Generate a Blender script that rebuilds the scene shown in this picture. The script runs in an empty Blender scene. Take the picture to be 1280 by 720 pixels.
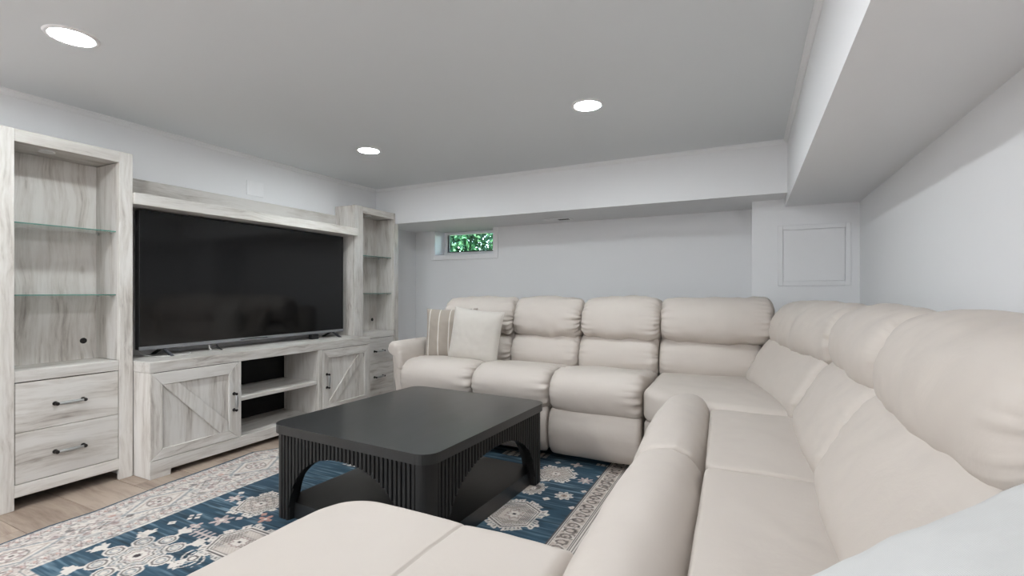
import bpy, bmesh, math, random
import numpy as np
from mathutils import Vector, noise as mnoise

random.seed(7)
RNG = np.random.default_rng(11)
SC = bpy.context.scene
COL = SC.collection
PI = math.pi

# ------------------------------------------------------------------ camera
cam_d = bpy.data.cameras.new('camera')
cam_d.sensor_width = 36.0
cam_d.lens = 36.0 * 597.734 / 1280.0
cam_d.shift_y = 4.79 / 1280.0
cam_d.clip_start = 0.02
cam = bpy.data.objects.new('camera', cam_d)
COL.objects.link(cam)
cam.location = (0, 0, 1.0901)
cam.rotation_euler = (PI / 2, 0, 0.4614)
SC.camera = cam

# ------------------------------------------------------------------ sky, fill lamps added out of view, exposure
world = bpy.data.worlds.new('world')
SC.world = world
world.use_nodes = True
wn = world.node_tree
wn.nodes.clear()
wo = wn.nodes.new('ShaderNodeOutputWorld')
wb = wn.nodes.new('ShaderNodeBackground')
ws = wn.nodes.new('ShaderNodeTexSky')
ws.sky_type = 'NISHITA'
ws.sun_elevation = math.radians(48)
ws.sun_rotation = math.radians(150)
ws.sun_intensity = 0.12
wb.inputs['Strength'].default_value = 2.0
wn.links.new(ws.outputs[0], wb.inputs[0])
wn.links.new(wb.outputs[0], wo.inputs[0])

LAMP_COL = (0.94, 0.98, 1.015)
LAMP = 194.0          # emission of each recessed lens
SC.view_settings.view_transform = 'Standard'
SC.view_settings.look = 'None'
SC.view_settings.exposure = 0.0
SC.view_settings.gamma = 1.0
SC.view_settings.use_curve_mapping = False


def area_lamp(name, x, y, z, size, power):
    d = bpy.data.lights.new(name, 'AREA')
    d.shape = 'DISK'
    d.size = size
    d.energy = power
    d.color = LAMP_COL
    o = bpy.data.objects.new(name, d)
    COL.objects.link(o)
    o.location = (x, y, z)
    return o


# unseen ceiling lamps added for brightness, behind the camera and above the frame
for lx, ly in ((-0.84, 1.25), (-2.57, -0.85), (-2.57, -2.6), (-0.82, -2.6), (-1.7, -3.9)):
    area_lamp('ceiling_fill_lamp', lx, ly, 2.168, 0.15, LAMP * (0.155 if ly < 0 else 0.080))


# two point lights added behind the camera as soft frontal fill
for lx, ly, lp in ((-2.9, -2.6, 24.0), (-0.6, -2.9, 24.0)):
    d = bpy.data.lights.new('rear_fill_light', 'POINT')
    d.energy = lp
    d.shadow_soft_size = 0.22
    d.color = LAMP_COL
    o = bpy.data.objects.new('rear_fill_light', d)
    COL.objects.link(o)
    o.location = (lx, ly, 1.45)


# ------------------------------------------------------------------ helpers
def tag(o, label=None, cat=None, group=None, kind=None):
    if label: o['label'] = label
    if cat: o['category'] = cat
    if group: o['group'] = group
    if kind: o['kind'] = kind
    return o


def thing(name, loc, label, cat, group=None, rz=0.0):
    o = bpy.data.objects.new(name, None)
    o.empty_display_size = 0.1
    COL.objects.link(o)
    o.location = loc
    o.rotation_euler = (0, 0, rz)
    return tag(o, label, cat, group)


def origin_of(p):
    v = Vector((0, 0, 0))
    while p is not None:
        v = v + p.location
        p = p.parent
    return v


def link_mesh(name, me, mat, parent=None, smooth=False, local=False):
    if mat is not None:
        me.materials.append(mat)
    if smooth:
        me.polygons.foreach_set('use_smooth', [True] * len(me.polygons))
    o = bpy.data.objects.new(name, me)
    COL.objects.link(o)
    if parent is not None:
        if not local:
            off = origin_of(parent)
            n = len(me.vertices)
            co = np.empty(n * 3, np.float32)
            me.vertices.foreach_get('co', co)
            co = co.reshape(-1, 3) - np.array(off, np.float32)
            me.vertices.foreach_set('co', co.ravel())
        o.parent = parent
    me.update()
    return o


def bm_obj(name, bm, mat, parent=None, smooth=False, local=False):
    me = bpy.data.meshes.new(name)
    bmesh.ops.recalc_face_normals(bm, faces=bm.faces[:])
    bm.to_mesh(me)
    bm.free()
    return link_mesh(name, me, mat, parent, smooth, local)


def py_obj(name, verts, faces, mat, parent=None, smooth=False, local=False):
    me = bpy.data.meshes.new(name)
    me.from_pydata([tuple(map(float, v)) for v in verts], [], faces)
    bm = bmesh.new()
    bm.from_mesh(me)
    bmesh.ops.recalc_face_normals(bm, faces=bm.faces[:])
    bm.to_mesh(me)
    bm.free()
    return link_mesh(name, me, mat, parent, smooth, local)


def add_box(bm, x0, x1, y0, y1, z0, z1, bev=0.0, seg=1):
    r = bmesh.ops.create_cube(bm, size=1.0)
    vs = r['verts']
    for v in vs:
        v.co = Vector((x0 + (v.co.x + .5) * (x1 - x0), y0 + (v.co.y + .5) * (y1 - y0), z0 + (v.co.z + .5) * (z1 - z0)))
    if bev > 0:
        es = list({e for v in vs for e in v.link_edges})
        bmesh.ops.bevel(bm, geom=es, offset=bev, segments=seg, affect='EDGES', profile=0.5)


def box(name, mat, parent, x0, x1, y0, y1, z0, z1, bev=0.0015, seg=1, local=False):
    bm = bmesh.new()
    add_box(bm, x0, x1, y0, y1, z0, z1, bev, seg)
    return bm_obj(name, bm, mat, parent, local=local)


def add_prism(bm, pts, d):
    """closed polygon pts (3d, planar) extruded by vector d"""
    a = [bm.verts.new(p) for p in pts]
    d = Vector(d)
    b = [bm.verts.new(Vector(p) + d) for p in pts]
    n = len(pts)
    bm.faces.new(a)
    bm.faces.new(b[::-1])
    for i in range(n):
        bm.faces.new((a[i], a[(i + 1) % n], b[(i + 1) % n], b[i]))


def add_tube(bm, pts, r, n=10, radii=None, caps=True):
    pts = [Vector(p) for p in pts]
    rings = []
    for i, p in enumerate(pts):
        t = (pts[min(i + 1, len(pts) - 1)] - pts[max(i - 1, 0)]).normalized()
        up = Vector((0, 0, 1)) if abs(t.z) < .9 else Vector((1, 0, 0))
        u = t.cross(up).normalized()
        w = t.cross(u).normalized()
        rr = radii[i] if radii else r
        rings.append([bm.verts.new(p + (u * math.cos(2 * PI * k / n) + w * math.sin(2 * PI * k / n)) * rr) for k in range(n)])
    for a, b in zip(rings, rings[1:]):
        for k in range(n):
            bm.faces.new((a[k], a[(k + 1) % n], b[(k + 1) % n], b[k]))
    if caps:
        bm.faces.new(rings[0][::-1])
        bm.faces.new(rings[-1])


def add_disc(bm, c, r, h, n=32, axis='z', bev=0.0):
    res = bmesh.ops.create_cone(bm, cap_ends=True, segments=n, radius1=r, radius2=r, depth=h)
    for v in res['verts']:
        co = v.co.copy()
        if axis == 'x':
            co = Vector((co.z, co.y, co.x))
        elif axis == 'y':
            co = Vector((co.x, co.z, co.y))
        v.co = co + Vector(c)


# ------------------------------------------------------------------ materials
class NT:
    def __init__(self, name):
        self.m = bpy.data.materials.new(name)
        self.m.use_nodes = True
        self.t = self.m.node_tree
        self.b = self.t.nodes['Principled BSDF']

    def n(self, typ, **kw):
        o = self.t.nodes.new('ShaderNode' + typ)
        for k, v in kw.items():
            if k.startswith('i_'):
                key = k[2:]
                key = int(key) if key.isdigit() else key
                o.inputs[key].default_value = v
            else:
                setattr(o, k, v)
        return o

    def l(self, a, b):
        self.t.links.new(a, b)

    def set(self, **kw):
        for k, v in kw.items():
            self.b.inputs[k.replace('_', ' ')].default_value = v


def c4(r, g, b):
    return (r, g, b, 1.0)


def srgb(r, g, b):
    f = lambda c: (c / 12.92 if c <= .04045 else ((c + .055) / 1.055) ** 2.4)
    return (f(r / 255), f(g / 255), f(b / 255), 1.0)


def ramp(nt, stops):
    r = nt.n('ValToRGB')
    el = r.color_ramp.elements
    while len(el) > 1:
        el.remove(el[-1])
    el[0].position, el[0].color = stops[0]
    for p, c in stops[1:]:
        e = el.new(p)
        e.color = c
    return r


def paint(name, col, rough=0.6, bump=0.02, scale=220):
    nt = NT(name)
    nt.set(Base_Color=col, Roughness=rough)
    tc = nt.n('TexCoord')
    nz = nt.n('TexNoise', i_Scale=scale, i_Detail=2.0)
    nt.l(tc.outputs['Object'], nz.inputs['Vector'])
    bp = nt.n('Bump', i_Strength=bump, i_Distance=0.002)
    nt.l(nz.outputs[0], bp.inputs['Height'])
    nt.l(bp.outputs[0], nt.b.inputs['Normal'])
    return nt.m


def wood(name, axis, light, mid, dark, rough=0.5, bump=0.12, knots=True, gscale=1.0, per_object=True):
    """wood grain running along an object axis"""
    nt = NT(name)
    tc = nt.n('TexCoord')
    oi = nt.n('ObjectInfo')
    add = nt.n('VectorMath', operation='ADD')
    mul = nt.n('VectorMath', operation='MULTIPLY')
    comb = nt.n('CombineXYZ')
    for i in range(3):
        nt.l(oi.outputs['Random'], comb.inputs[i])
    mul.inputs[1].default_value = (13.0, 29.0, 17.0) if per_object else (0, 0, 0)
    nt.l(comb.outputs[0], mul.inputs[0])
    nt.l(tc.outputs['Object'], add.inputs[0])
    nt.l(mul.outputs[0], add.inputs[1])
    # wobble
    wob = nt.n('TexNoise', i_Scale=2.2, i_Detail=2.0)
    nt.l(add.outputs[0], wob.inputs['Vector'])
    sub = nt.n('VectorMath', operation='SUBTRACT')
    sub.inputs[1].default_value = (.5, .5, .5)
    nt.l(wob.outputs['Color'], sub.inputs[0])
    sc = nt.n('VectorMath', operation='SCALE')
    sc.inputs['Scale'].default_value = 0.10
    nt.l(sub.outputs[0], sc.inputs[0])
    add2 = nt.n('VectorMath', operation='ADD')
    nt.l(add.outputs[0], add2.inputs[0])
    nt.l(sc.outputs[0], add2.inputs[1])

    def stretched(across, along, detail, rough_):
        mp = nt.n('Mapping')
        s = [across * gscale] * 3
        s['xyz'.index(axis)] = along * gscale
        mp.inputs['Scale'].default_value = s
        nt.l(add2.outputs[0], mp.inputs['Vector'])
        z = nt.n('TexNoise', i_Scale=1.0, i_Detail=detail, i_Roughness=rough_)
        nt.l(mp.outputs[0], z.inputs['Vector'])
        return z
    big = stretched(11.0, 1.3, 6.0, 0.66)
    fine = stretched(75.0, 3.0, 3.0, 0.6)
    mix = nt.n('Mix', data_type='FLOAT')
    mix.inputs[0].default_value = 0.30
    nt.l(big.outputs[0], mix.inputs[2])
    nt.l(fine.outputs[0], mix.inputs[3])
    rp = ramp(nt, [(0.31, dark), (0.44, mid), (0.55, light), (0.75, tuple(min(1, c * 1.06) for c in light[:3]) + (1,))])
    nt.l(mix.outputs[0], rp.inputs[0])
    col = rp.outputs[0]
    if knots:
        mp = nt.n('Mapping')
        s = [5.0] * 3
        s['xyz'.index(axis)] = 2.0
        mp.inputs['Scale'].default_value = s
        nt.l(add2.outputs[0], mp.inputs['Vector'])
        vo = nt.n('TexVoronoi', i_Scale=1.0)
        nt.l(mp.outputs[0], vo.inputs['Vector'])
        kr = ramp(nt, [(0.0, c4(.50, .47, .45)), (0.03, c4(.72, .7, .68)), (0.07, c4(1, 1, 1))])
        nt.l(vo.outputs['Distance'], kr.inputs[0])
        mx = nt.n('Mix', data_type='RGBA', blend_type='MULTIPLY')
        mx.inputs[0].default_value = 1.0
        nt.l(col, mx.inputs[6])
        nt.l(kr.outputs[0], mx.inputs[7])
        col = mx.outputs[2]
    # slight value shift from piece to piece
    hs = nt.n('HueSaturation')
    mr = nt.n('MapRange')
    mr.inputs['To Min'].default_value = 0.90
    mr.inputs['To Max'].default_value = 1.06
    nt.l(oi.outputs['Random'], mr.inputs['Value'])
    nt.l(mr.outputs[0], hs.inputs['Value'])
    nt.l(col, hs.inputs['Color'])
    nt.l(hs.outputs[0], nt.b.inputs['Base Color'])
    nt.set(Roughness=rough)
    bp = nt.n('Bump', i_Strength=bump, i_Distance=0.001)
    nt.l(mix.outputs[0], bp.inputs['Height'])
    nt.l(bp.outputs[0], nt.b.inputs['Normal'])
    return nt.m


def simple(name, col, rough=0.5, metal=0.0, **kw):
    nt = NT(name)
    nt.set(Base_Color=col, Roughness=rough, Metallic=metal, **kw)
    tc = nt.n('TexCoord')
    nz = nt.n('TexNoise', i_Scale=60.0, i_Detail=3.0)
    nt.l(tc.outputs['Object'], nz.inputs['Vector'])
    mr = nt.n('MapRange')
    mr.inputs['To Min'].default_value = max(0.0, rough - .05)
    mr.inputs['To Max'].default_value = min(1.0, rough + .05)
    nt.l(nz.outputs[0], mr.inputs['Value'])
    nt.l(mr.outputs[0], nt.b.inputs['Roughness'])
    return nt.m


def leather(name, col):
    nt = NT(name)
    nt.set(Base_Color=col, Roughness=0.5)
    nt.b.inputs['Specular IOR Level'].default_value = 0.32
    tc = nt.n('TexCoord')
    a = nt.n('TexNoise', i_Scale=9.0, i_Detail=4.0, i_Roughness=0.55, i_Distortion=0.6)
    b = nt.n('TexVoronoi', i_Scale=260.0)
    nt.l(tc.outputs['Object'], a.inputs['Vector'])
    nt.l(tc.outputs['Object'], b.inputs['Vector'])
    b1 = nt.n('Bump', i_Strength=0.10, i_Distance=0.02)
    nt.l(a.outputs[0], b1.inputs['Height'])
    b2 = nt.n('Bump', i_Strength=0.05, i_Distance=0.001)
    nt.l(b.outputs['Distance'], b2.inputs['Height'])
    nt.l(b1.outputs[0], b2.inputs['Normal'])
    nt.l(b2.outputs[0], nt.b.inputs['Normal'])
    mr = nt.n('MapRange')
    mr.inputs['To Min'].default_value = 0.44
    mr.inputs['To Max'].default_value = 0.60
    nt.l(a.outputs[0], mr.inputs['Value'])
    nt.l(mr.outputs[0], nt.b.inputs['Roughness'])
    return nt.m


def fabric(name, col, stripes=None):
    nt = NT(name)
    nt.set(Roughness=0.9)
    nt.b.inputs['Sheen Weight'].default_value = 0.15
    tc = nt.n('TexCoord')
    w1 = nt.n('TexWave', i_Scale=160.0, i_Distortion=1.0)
    w2 = nt.n('TexWave', i_Scale=160.0, i_Distortion=1.0, bands_direction='Z')
    nt.l(tc.outputs['Object'], w1.inputs['Vector'])
    nt.l(tc.outputs['Object'], w2.inputs['Vector'])
    ad = nt.n('Math', operation='ADD')
    nt.l(w1.outputs['Fac'], ad.inputs[0])
    nt.l(w2.outputs['Fac'], ad.inputs[1])
    bp = nt.n('Bump', i_Strength=0.15, i_Distance=0.0015)
    nt.l(ad.outputs[0], bp.inputs['Height'])
    nt.l(bp.outputs[0], nt.b.inputs['Normal'])
    if stripes is None:
        nz = nt.n('TexNoise', i_Scale=40.0, i_Detail=3.0)
        nt.l(tc.outputs['Object'], nz.inputs['Vector'])
        rp = ramp(nt, [(0.3, tuple(c * .98 for c in col[:3]) + (1,)), (0.7, col)])
        nt.l(nz.outputs[0], rp.inputs[0])
        nt.l(rp.outputs[0], nt.b.inputs['Base Color'])
    else:
        # woven stripes across the local x axis
        period, width, scol = stripes
        sp = nt.n('SeparateXYZ')
        nt.l(tc.outputs['Object'], sp.inputs[0])
        md = nt.n('Math', operation='PINGPONG')
        nt.l(sp.outputs['X'], md.inputs[0])
        md.inputs[1].default_value = period / 2
        lt = nt.n('Math', operation='LESS_THAN')
        nt.l(md.outputs[0], lt.inputs[0])
        lt.inputs[1].default_value = width / 2
        mx = nt.n('Mix', data_type='RGBA')
        mx.inputs[6].default_value = col
        mx.inputs[7].default_value = scol
        nt.l(lt.outputs[0], mx.inputs[0])
        nt.l(mx.outputs[2], nt.b.inputs['Base Color'])
    return nt.m


def emit(name, col, s):
    nt = NT(name)
    nt.set(Base_Color=col)
    nt.b.inputs['Emission Color'].default_value = col
    nt.b.inputs['Emission Strength'].default_value = s
    return nt.m


M_WALL = paint('wall_paint', srgb(238, 238, 239), 0.65)
M_CEIL = paint('ceiling_paint', srgb(227, 230, 232), 0.8)
M_TRIM = paint('trim_paint', srgb(242, 242, 243), 0.45, 0.01)
WL, WM, WD = srgb(218, 214, 209), srgb(201, 195, 188), srgb(138, 127, 119)
M_WOOD = {a: wood('whitewashed_oak_' + a, a, WL, WM, WD) for a in 'xyz'}
M_INNER = {a: wood('whitewashed_oak_inner_' + a, a, WL, WM, WD) for a in 'xyz'}
M_FLOOR = wood('oak_floor_plank', 'x', srgb(172, 155, 140), srgb(152, 134, 120), srgb(122, 103, 90), 0.45, 0.08, True, 0.7)
M_GAP = simple('plank_gap', srgb(96, 78, 64), 0.8)
M_BLACKWOOD = {a: wood('black_stained_wood_' + a, a, srgb(36, 37, 38), srgb(31, 32, 32), srgb(22, 22, 23), 0.34, 0.25, False) for a in 'xyz'}
for _m in M_BLACKWOOD.values():
    _b = _m.node_tree.nodes['Principled BSDF']
    _b.inputs['Specular IOR Level'].default_value = 0.45
    _b.inputs['Coat Weight'].default_value = 0.35
    _b.inputs['Coat Roughness'].default_value = 0.3
M_FLUTE = wood('black_fluted_wood', 'z', srgb(26, 26, 26), srgb(22, 22, 22), srgb(16, 16, 16), 0.5, 0.15, False)
M_LEATHER = leather('cream_leather', srgb(196, 187, 179))
M_DARK = simple('dark_shadow_gap', srgb(20, 19, 18), 0.9)
M_BACKBLACK = simple('black_back_panel', srgb(16, 16, 17), 0.8)
M_CREAM = fabric('cream_linen', srgb(203, 197, 189))
M_WHITE = fabric('white_cotton', srgb(202, 202, 201))
M_TAUPE = fabric('taupe_striped_weave', srgb(158, 148, 138), (0.088, 0.009, srgb(206, 200, 192)))
M_SCREEN = simple('tv_glass', srgb(9, 9, 10), 0.10)
M_BEZEL = simple('tv_bezel', srgb(140, 141, 144), 0.4, 0.4)
M_TVBODY = simple('tv_plastic', srgb(34, 34, 36), 0.5)
M_FOOT = simple('tv_foot_metal', srgb(74, 75, 80), 0.4, 0.5)
M_PEWTER = simple('pewter', srgb(176, 177, 176), 0.35, 0.7)
M_IRON = simple('dark_iron', srgb(36, 33, 32), 0.45, 0.6)
M_BLACKPLASTIC = simple('black_plastic', srgb(18, 18, 19), 0.4)
M_CABLE = simple('white_cable', srgb(226, 224, 220), 0.5)
M_LENS = emit('lamp_lens', (0.90, 0.97, 1.0, 1), LAMP)
M_PUCK = simple('puck_lens', srgb(225, 225, 225), 0.4)
M_VINYL = simple('white_vinyl', srgb(238, 239, 242), 0.35)
M_VENTDARK = simple('vent_shadow', srgb(95, 95, 93), 0.7)


def glass_mat(name, tint, rough=0.0):
    nt = NT(name)
    nt.set(Base_Color=tint, Roughness=rough)
    nt.b.inputs['Transmission Weight'].default_value = 1.0
    nt.b.inputs['IOR'].default_value = 1.45
    tc = nt.n('TexCoord')
    nz = nt.n('TexNoise', i_Scale=3.0)
    nt.l(tc.outputs['Object'], nz.inputs['Vector'])
    bp = nt.n('Bump', i_Strength=0.005, i_Distance=0.001)
    nt.l(nz.outputs[0], bp.inputs['Height'])
    nt.l(bp.outputs[0], nt.b.inputs['Normal'])
    return nt.m


M_GLASS = glass_mat('clear_shelf_glass', (0.93, 0.985, 0.965, 1))


def pane_mat():
    nt = NT('window_glass')
    out = nt.t.nodes['Material Output']
    tr = nt.n('BsdfTransparent')
    tr.inputs[0].default_value = (0.93, 0.98, 0.96, 1)
    gl = nt.n('BsdfGlossy')
    gl.inputs['Roughness'].default_value = 0.02
    fr = nt.n('Fresnel')
    fr.inputs['IOR'].default_value = 1.45
    mx = nt.n('MixShader')
    nt.l(fr.outputs[0], mx.inputs[0])
    nt.l(tr.outputs[0], mx.inputs[1])
    nt.l(gl.outputs[0], mx.inputs[2])
    nt.l(mx.outputs[0], out.inputs['Surface'])
    return nt.m


M_PANE = pane_mat()
M_GLASSEDGE = simple('green_glass_edge', srgb(88, 140, 128), 0.15)

# ------------------------------------------------------------------ room shell
XW, XR, XB = -3.561, 0.7085, 0.2405       # TV wall, sofa wall, face of the soffit over the sofa
YB, YP, YF, YN = 4.59, 4.188, 3.914, -4.6  # window wall, pier face, face of the far soffit, wall behind the camera
ZC, ZS, ZR = 2.1735, 1.7962, 1.7377
T = 0.12


def struct(name, bm, mat, **kw):
    o = bm_obj(name, bm, mat, **kw)
    o['kind'] = 'structure'
    return o


def sbox(name, mat, *a, bev=0.0):
    bm = bmesh.new()
    add_box(bm, *a, bev)
    return struct(name, bm, mat)


floor = sbox('floor', M_GAP, XW - T, XR + T, YN - T, YB + T, -0.12, -0.012)
sbox('ceiling', M_CEIL, XW - T, XR + T, YN - T, YB + .3, ZC, ZC + .1)
sbox('wall_left', M_WALL, XW - T, XW, YN - T, YB + .3, -0.012, ZC)
sbox('wall_right', M_WALL, XR, XR + T, YN - T, YB + .3, -0.012, ZC)
sbox('wall_near', M_WALL, XW, XR, YN - T, YN, -0.012, ZC)
# window wall with the opening
WX0, WX1, WZ0, WZ1 = -3.285, -2.495, 1.502, 1.80
bm = bmesh.new()
WT = 0.30
add_box(bm, XW, WX0, YB, YB + WT, -0.012, ZC)
add_box(bm, WX1, XR, YB, YB + WT, -0.012, ZC)
add_box(bm, WX0, WX1, YB, YB + WT, -0.012, WZ0)
add_box(bm, WX0, WX1, YB, YB + WT, WZ1, ZC)
struct('wall_back', bm, M_WALL)
bm = bmesh.new()
add_box(bm, XW, XB, YF, YB, ZS, ZC)
struct('wall_back_soffit', bm, M_WALL)
bm = bmesh.new()
add_box(bm, XB, XR, YN, YB, ZR, ZC)
struct('wall_right_soffit', bm, M_WALL)
bm = bmesh.new()
add_box(bm, 0.015, XB, YP, YB, -0.012, ZS)
add_box(bm, XB, XR, YP, YB, -0.012, ZR)
bmesh.ops.remove_doubles(bm, verts=bm.verts[:], dist=1e-5)
struct('wall_back_pier', bm, M_WALL)

# floor boards run across the room, one object per board
board_meshes = {}
bw = 0.2525
yy = 0.957 - 0.2525 * 16
row = 0
while yy < YB:
    xs = XW - 0.3 - random.random() * 1.3
    while xs < XR:
        ln = random.choice((1.25, 1.5, 1.8))
        x0, x1 = max(xs, XW), min(xs + ln, XR)
        y0, y1 = max(yy, YN), min(yy + bw, YB)
        if x1 - x0 > .06 and y1 - y0 > .02:
            key = (round(x1 - x0, 3), round(y1 - y0, 3))
            if key not in board_meshes:
                b2 = bmesh.new()
                add_box(b2, 0.0008, key[0] - 0.0008, 0.0009, key[1] - 0.0009, -0.0125, 0.0, 0.0012)
                me = bpy.data.meshes.new('plank')
                b2.to_mesh(me)
                b2.free()
                me.materials.append(M_FLOOR)
                board_meshes[key] = me
            o = bpy.data.objects.new('plank', board_meshes[key])
            COL.objects.link(o)
            o.location = (x0, y0, 0)
            o.parent = floor
        xs += ln
    yy += bw
    row += 1

# baseboards and the narrow ceiling trim
sbox('baseboard_left', M_TRIM, XW, XW + .014, YN, YB, 0, .10, bev=.003)
sbox('baseboard_back', M_TRIM, XW + .014, .015, YB - .014, YB, 0, .10, bev=.003)
sbox('baseboard_right', M_TRIM, XR - .014, XR, YN, YP, 0, .10, bev=.003)


def crown(name, pts, d):
    b = bmesh.new()
    add_prism(b, pts, d)
    return struct(name, b, M_WALL)


def crown_prof(s, o):
    # (out from wall, down) profile
    return [(0, 0), (o * .7, 0), (o * .7, -.008), (o * .5, -.011), (o * .35, -.022), (o * .2, -.028), (.005, -.030), (0, -.030)]


crown('trim_1', [(XW + a, YN, ZC + b) for a, b in crown_prof(1, .036)], (0, YF - YN, 0))
crown('trim_2', [(XW, YF - a, ZC + b) for a, b in crown_prof(1, .036)], (XB - XW, 0, 0))
crown('trim_3', [(XB - a, YN, ZC + b) for a, b in crown_prof(1, .036)], (0, YF - YN, 0))

# ------------------------------------------------------------------ window
win = thing('window_1', ((WX0 + WX1) / 2, YB, WZ0), None, None)
win['kind'] = 'structure'
tw = .046
b = bmesh.new()
zt = ZS - .002
add_box(b, WX0 - tw, WX0, YB - .016, YB - .0005, WZ0 - tw, zt, .002)
add_box(b, WX1, WX1 + tw, YB - .016, YB - .0005, WZ0 - tw, zt, .002)
add_box(b, WX0, WX1, YB - .016, YB - .0005, WZ0 - tw, WZ0, .002)
bm_obj('window_casing', b, M_TRIM, win)
b = bmesh.new()
add_box(b, WX0, WX0 + .012, YB - .016, YB + .24, WZ0, zt, .001)
add_box(b, WX1 - .012, WX1, YB - .016, YB + .24, WZ0, zt, .001)
add_box(b, WX0, WX1, YB - .016, YB + .24, WZ0 - .001, WZ0 + .012, .001)
bm_obj('window_jamb', b, M_VINYL, win)
b = bmesh.new()
gy = YB + .20
fx0, fx1 = WX0 + .012, WX1 - .012
for (xa, xb, za, zb) in ((fx0, fx0 + .045, WZ0 + .012, zt), (fx1 - .045, fx1, WZ0 + .012, zt), (fx0 + .045, fx1 - .045, WZ0 + .012, WZ0 + .055), (fx0 + .045, fx1 - .045, zt - .03, zt)):
    add_box(b, xa, xb, gy - .03, gy + .03, za, zb, .003)
bm_obj('window_frame', b, M_VINYL, win)
b = bmesh.new()
for (xa, xb, za, zb) in ((fx0 + .045, fx0 + .058, WZ0 + .055, zt - .03), (fx1 - .058, fx1 - .045, WZ0 + .055, zt - .03), (fx0 + .058, fx1 - .058, WZ0 + .055, WZ0 + .066)):
    add_box(b, xa, xb, gy - .012, gy + .012, za, zb, .001)
bm_obj('window_gasket', b, M_BLACKPLASTIC, win)
box('window_pane', M_PANE, win, fx0 + .05, fx1 - .05, gy - .003, gy + .003, WZ0 + .058, zt - .028, 0)

# outside: ground and leafy shrubs
nt = NT('garden_soil')
tcn = nt.n('TexCoord')
nz = nt.n('TexNoise', i_Scale=9.0, i_Detail=6.0)
nt.l(tcn.outputs['Object'], nz.inputs['Vector'])
rp = ramp(nt, [(.35, srgb(52, 66, 40)), (.65, srgb(96, 112, 68))])
nt.l(nz.outputs[0], rp.inputs[0])
nt.l(rp.outputs[0], nt.b.inputs['Base Color'])
nt.set(Roughness=.95)
b = bmesh.new()
add_box(b, -14, 8, YB + WT, 18, 1.20, 1.40)
g = bm_obj('ground', b, nt.m)
g['kind'] = 'structure'


def leaf_mat(name, c0, c1):
    nt = NT(name)
    oi = nt.n('NewGeometry')
    rp = ramp(nt, [(0, c0), (1, c1)])
    nt.l(oi.outputs['Random Per Island'], rp.inputs[0])
    nt.l(rp.outputs[0], nt.b.inputs['Base Color'])
    nt.set(Roughness=.7)
    nt.b.inputs['Subsurface Weight'].default_value = 0.0
    return nt.m


M_LEAF1 = leaf_mat('leaf_green', srgb(34, 84, 56), srgb(66, 124, 88))
M_BARK = simple('bark', srgb(86, 74, 62), .9)


def shrub(cx, cy, h, r, n, label, seed):
    rnd = np.random.default_rng(seed)
    t = thing('leafy_shrub', (cx, cy, 1.40), label, 'shrub', 'shrubs outside the window')
    b = bmesh.new()
    for k in range(5):
        a = rnd.uniform(0, 2 * PI)
        add_tube(b, [(cx, cy, 1.38), (cx + .15 * r * math.cos(a), cy + .15 * r * math.sin(a), 1.4 + h * .35),
                     (cx + .5 * r * math.cos(a), cy + .5 * r * math.sin(a), 1.4 + h * .75)], .02, 6, [.03, .022, .01])
    bm_obj('stem', b, M_BARK, t)
    d = rnd.normal(size=(n, 3))
    d /= np.linalg.norm(d, axis=1)[:, None]
    rr = rnd.uniform(.45, 1, n) ** .5
    c = np.stack([cx + d[:, 0] * r * rr, cy + d[:, 1] * r * rr, 1.40 + h * .52 + d[:, 2] * h * .50 * rr], 1)
    u = rnd.normal(size=(n, 3)); u /= np.linalg.norm(u, axis=1)[:, None]
    w = np.cross(u, rnd.normal(size=(n, 3))); w /= np.linalg.norm(w, axis=1)[:, None]
    L = rnd.uniform(.035, .07, n)[:, None]
    nn = np.cross(u, w)
    v = np.stack([c - u * L, c + w * L * .42 + nn * L * .1, c + u * L, c - w * L * .42 + nn * L * .1], 1).reshape(-1, 3)
    me = bpy.data.meshes.new('foliage')
    me.from_pydata(v.tolist(), [], [(4 * i, 4 * i + 1, 4 * i + 2, 4 * i + 3) for i in range(n)])
    o = link_mesh('foliage', me, M_LEAF1, t)
    o['kind'] = 'stuff'


SHRUB = 'dense green leafy shrub outside the small basement window'
shrub(-4.62, 6.7, 2.2, .78, 9000, SHRUB, 3)
shrub(-2.95, 6.7, 2.2, .78, 9000, SHRUB, 4)
shrub(-4.3, 8.9, 2.9, 1.15, 12000, SHRUB, 5)

# ------------------------------------------------------------------ recessed ceiling lights
lights = [(-2.575, .985, 'large looking recessed disc light over the tall cabinet nearest the camera'),
          (-2.613, 2.79, 'recessed disc light in front of the small display tower in the corner'),
          (-0.843, 2.68, 'recessed disc light over the back row of the sectional sofa')]
for x, y, lab in lights:
    t = thing('recessed_light', (x, y, ZC), lab, 'ceiling light', 'recessed ceiling lights')
    b = bmesh.new()
    n = 48
    prof = [(.074, 0.0), (.074, -.004), (.078, -.007), (.090, -.005), (.094, 0.0)]
    rings = [[b.verts.new((x + r * math.cos(2 * PI * k / n), y + r * math.sin(2 * PI * k / n), ZC + z)) for k in range(n)] for r, z in prof]
    for p, q in zip(rings, rings[1:]):
        for k in range(n):
            b.faces.new((p[k], p[(k + 1) % n], q[(k + 1) % n], q[k]))
    bm_obj('trim_ring', b, M_TRIM, t, True)
    b = bmesh.new()
    add_disc(b, (x, y, ZC - .0025), .0738, .004, 48)
    bm_obj('lens', b, M_LENS, t)

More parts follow.
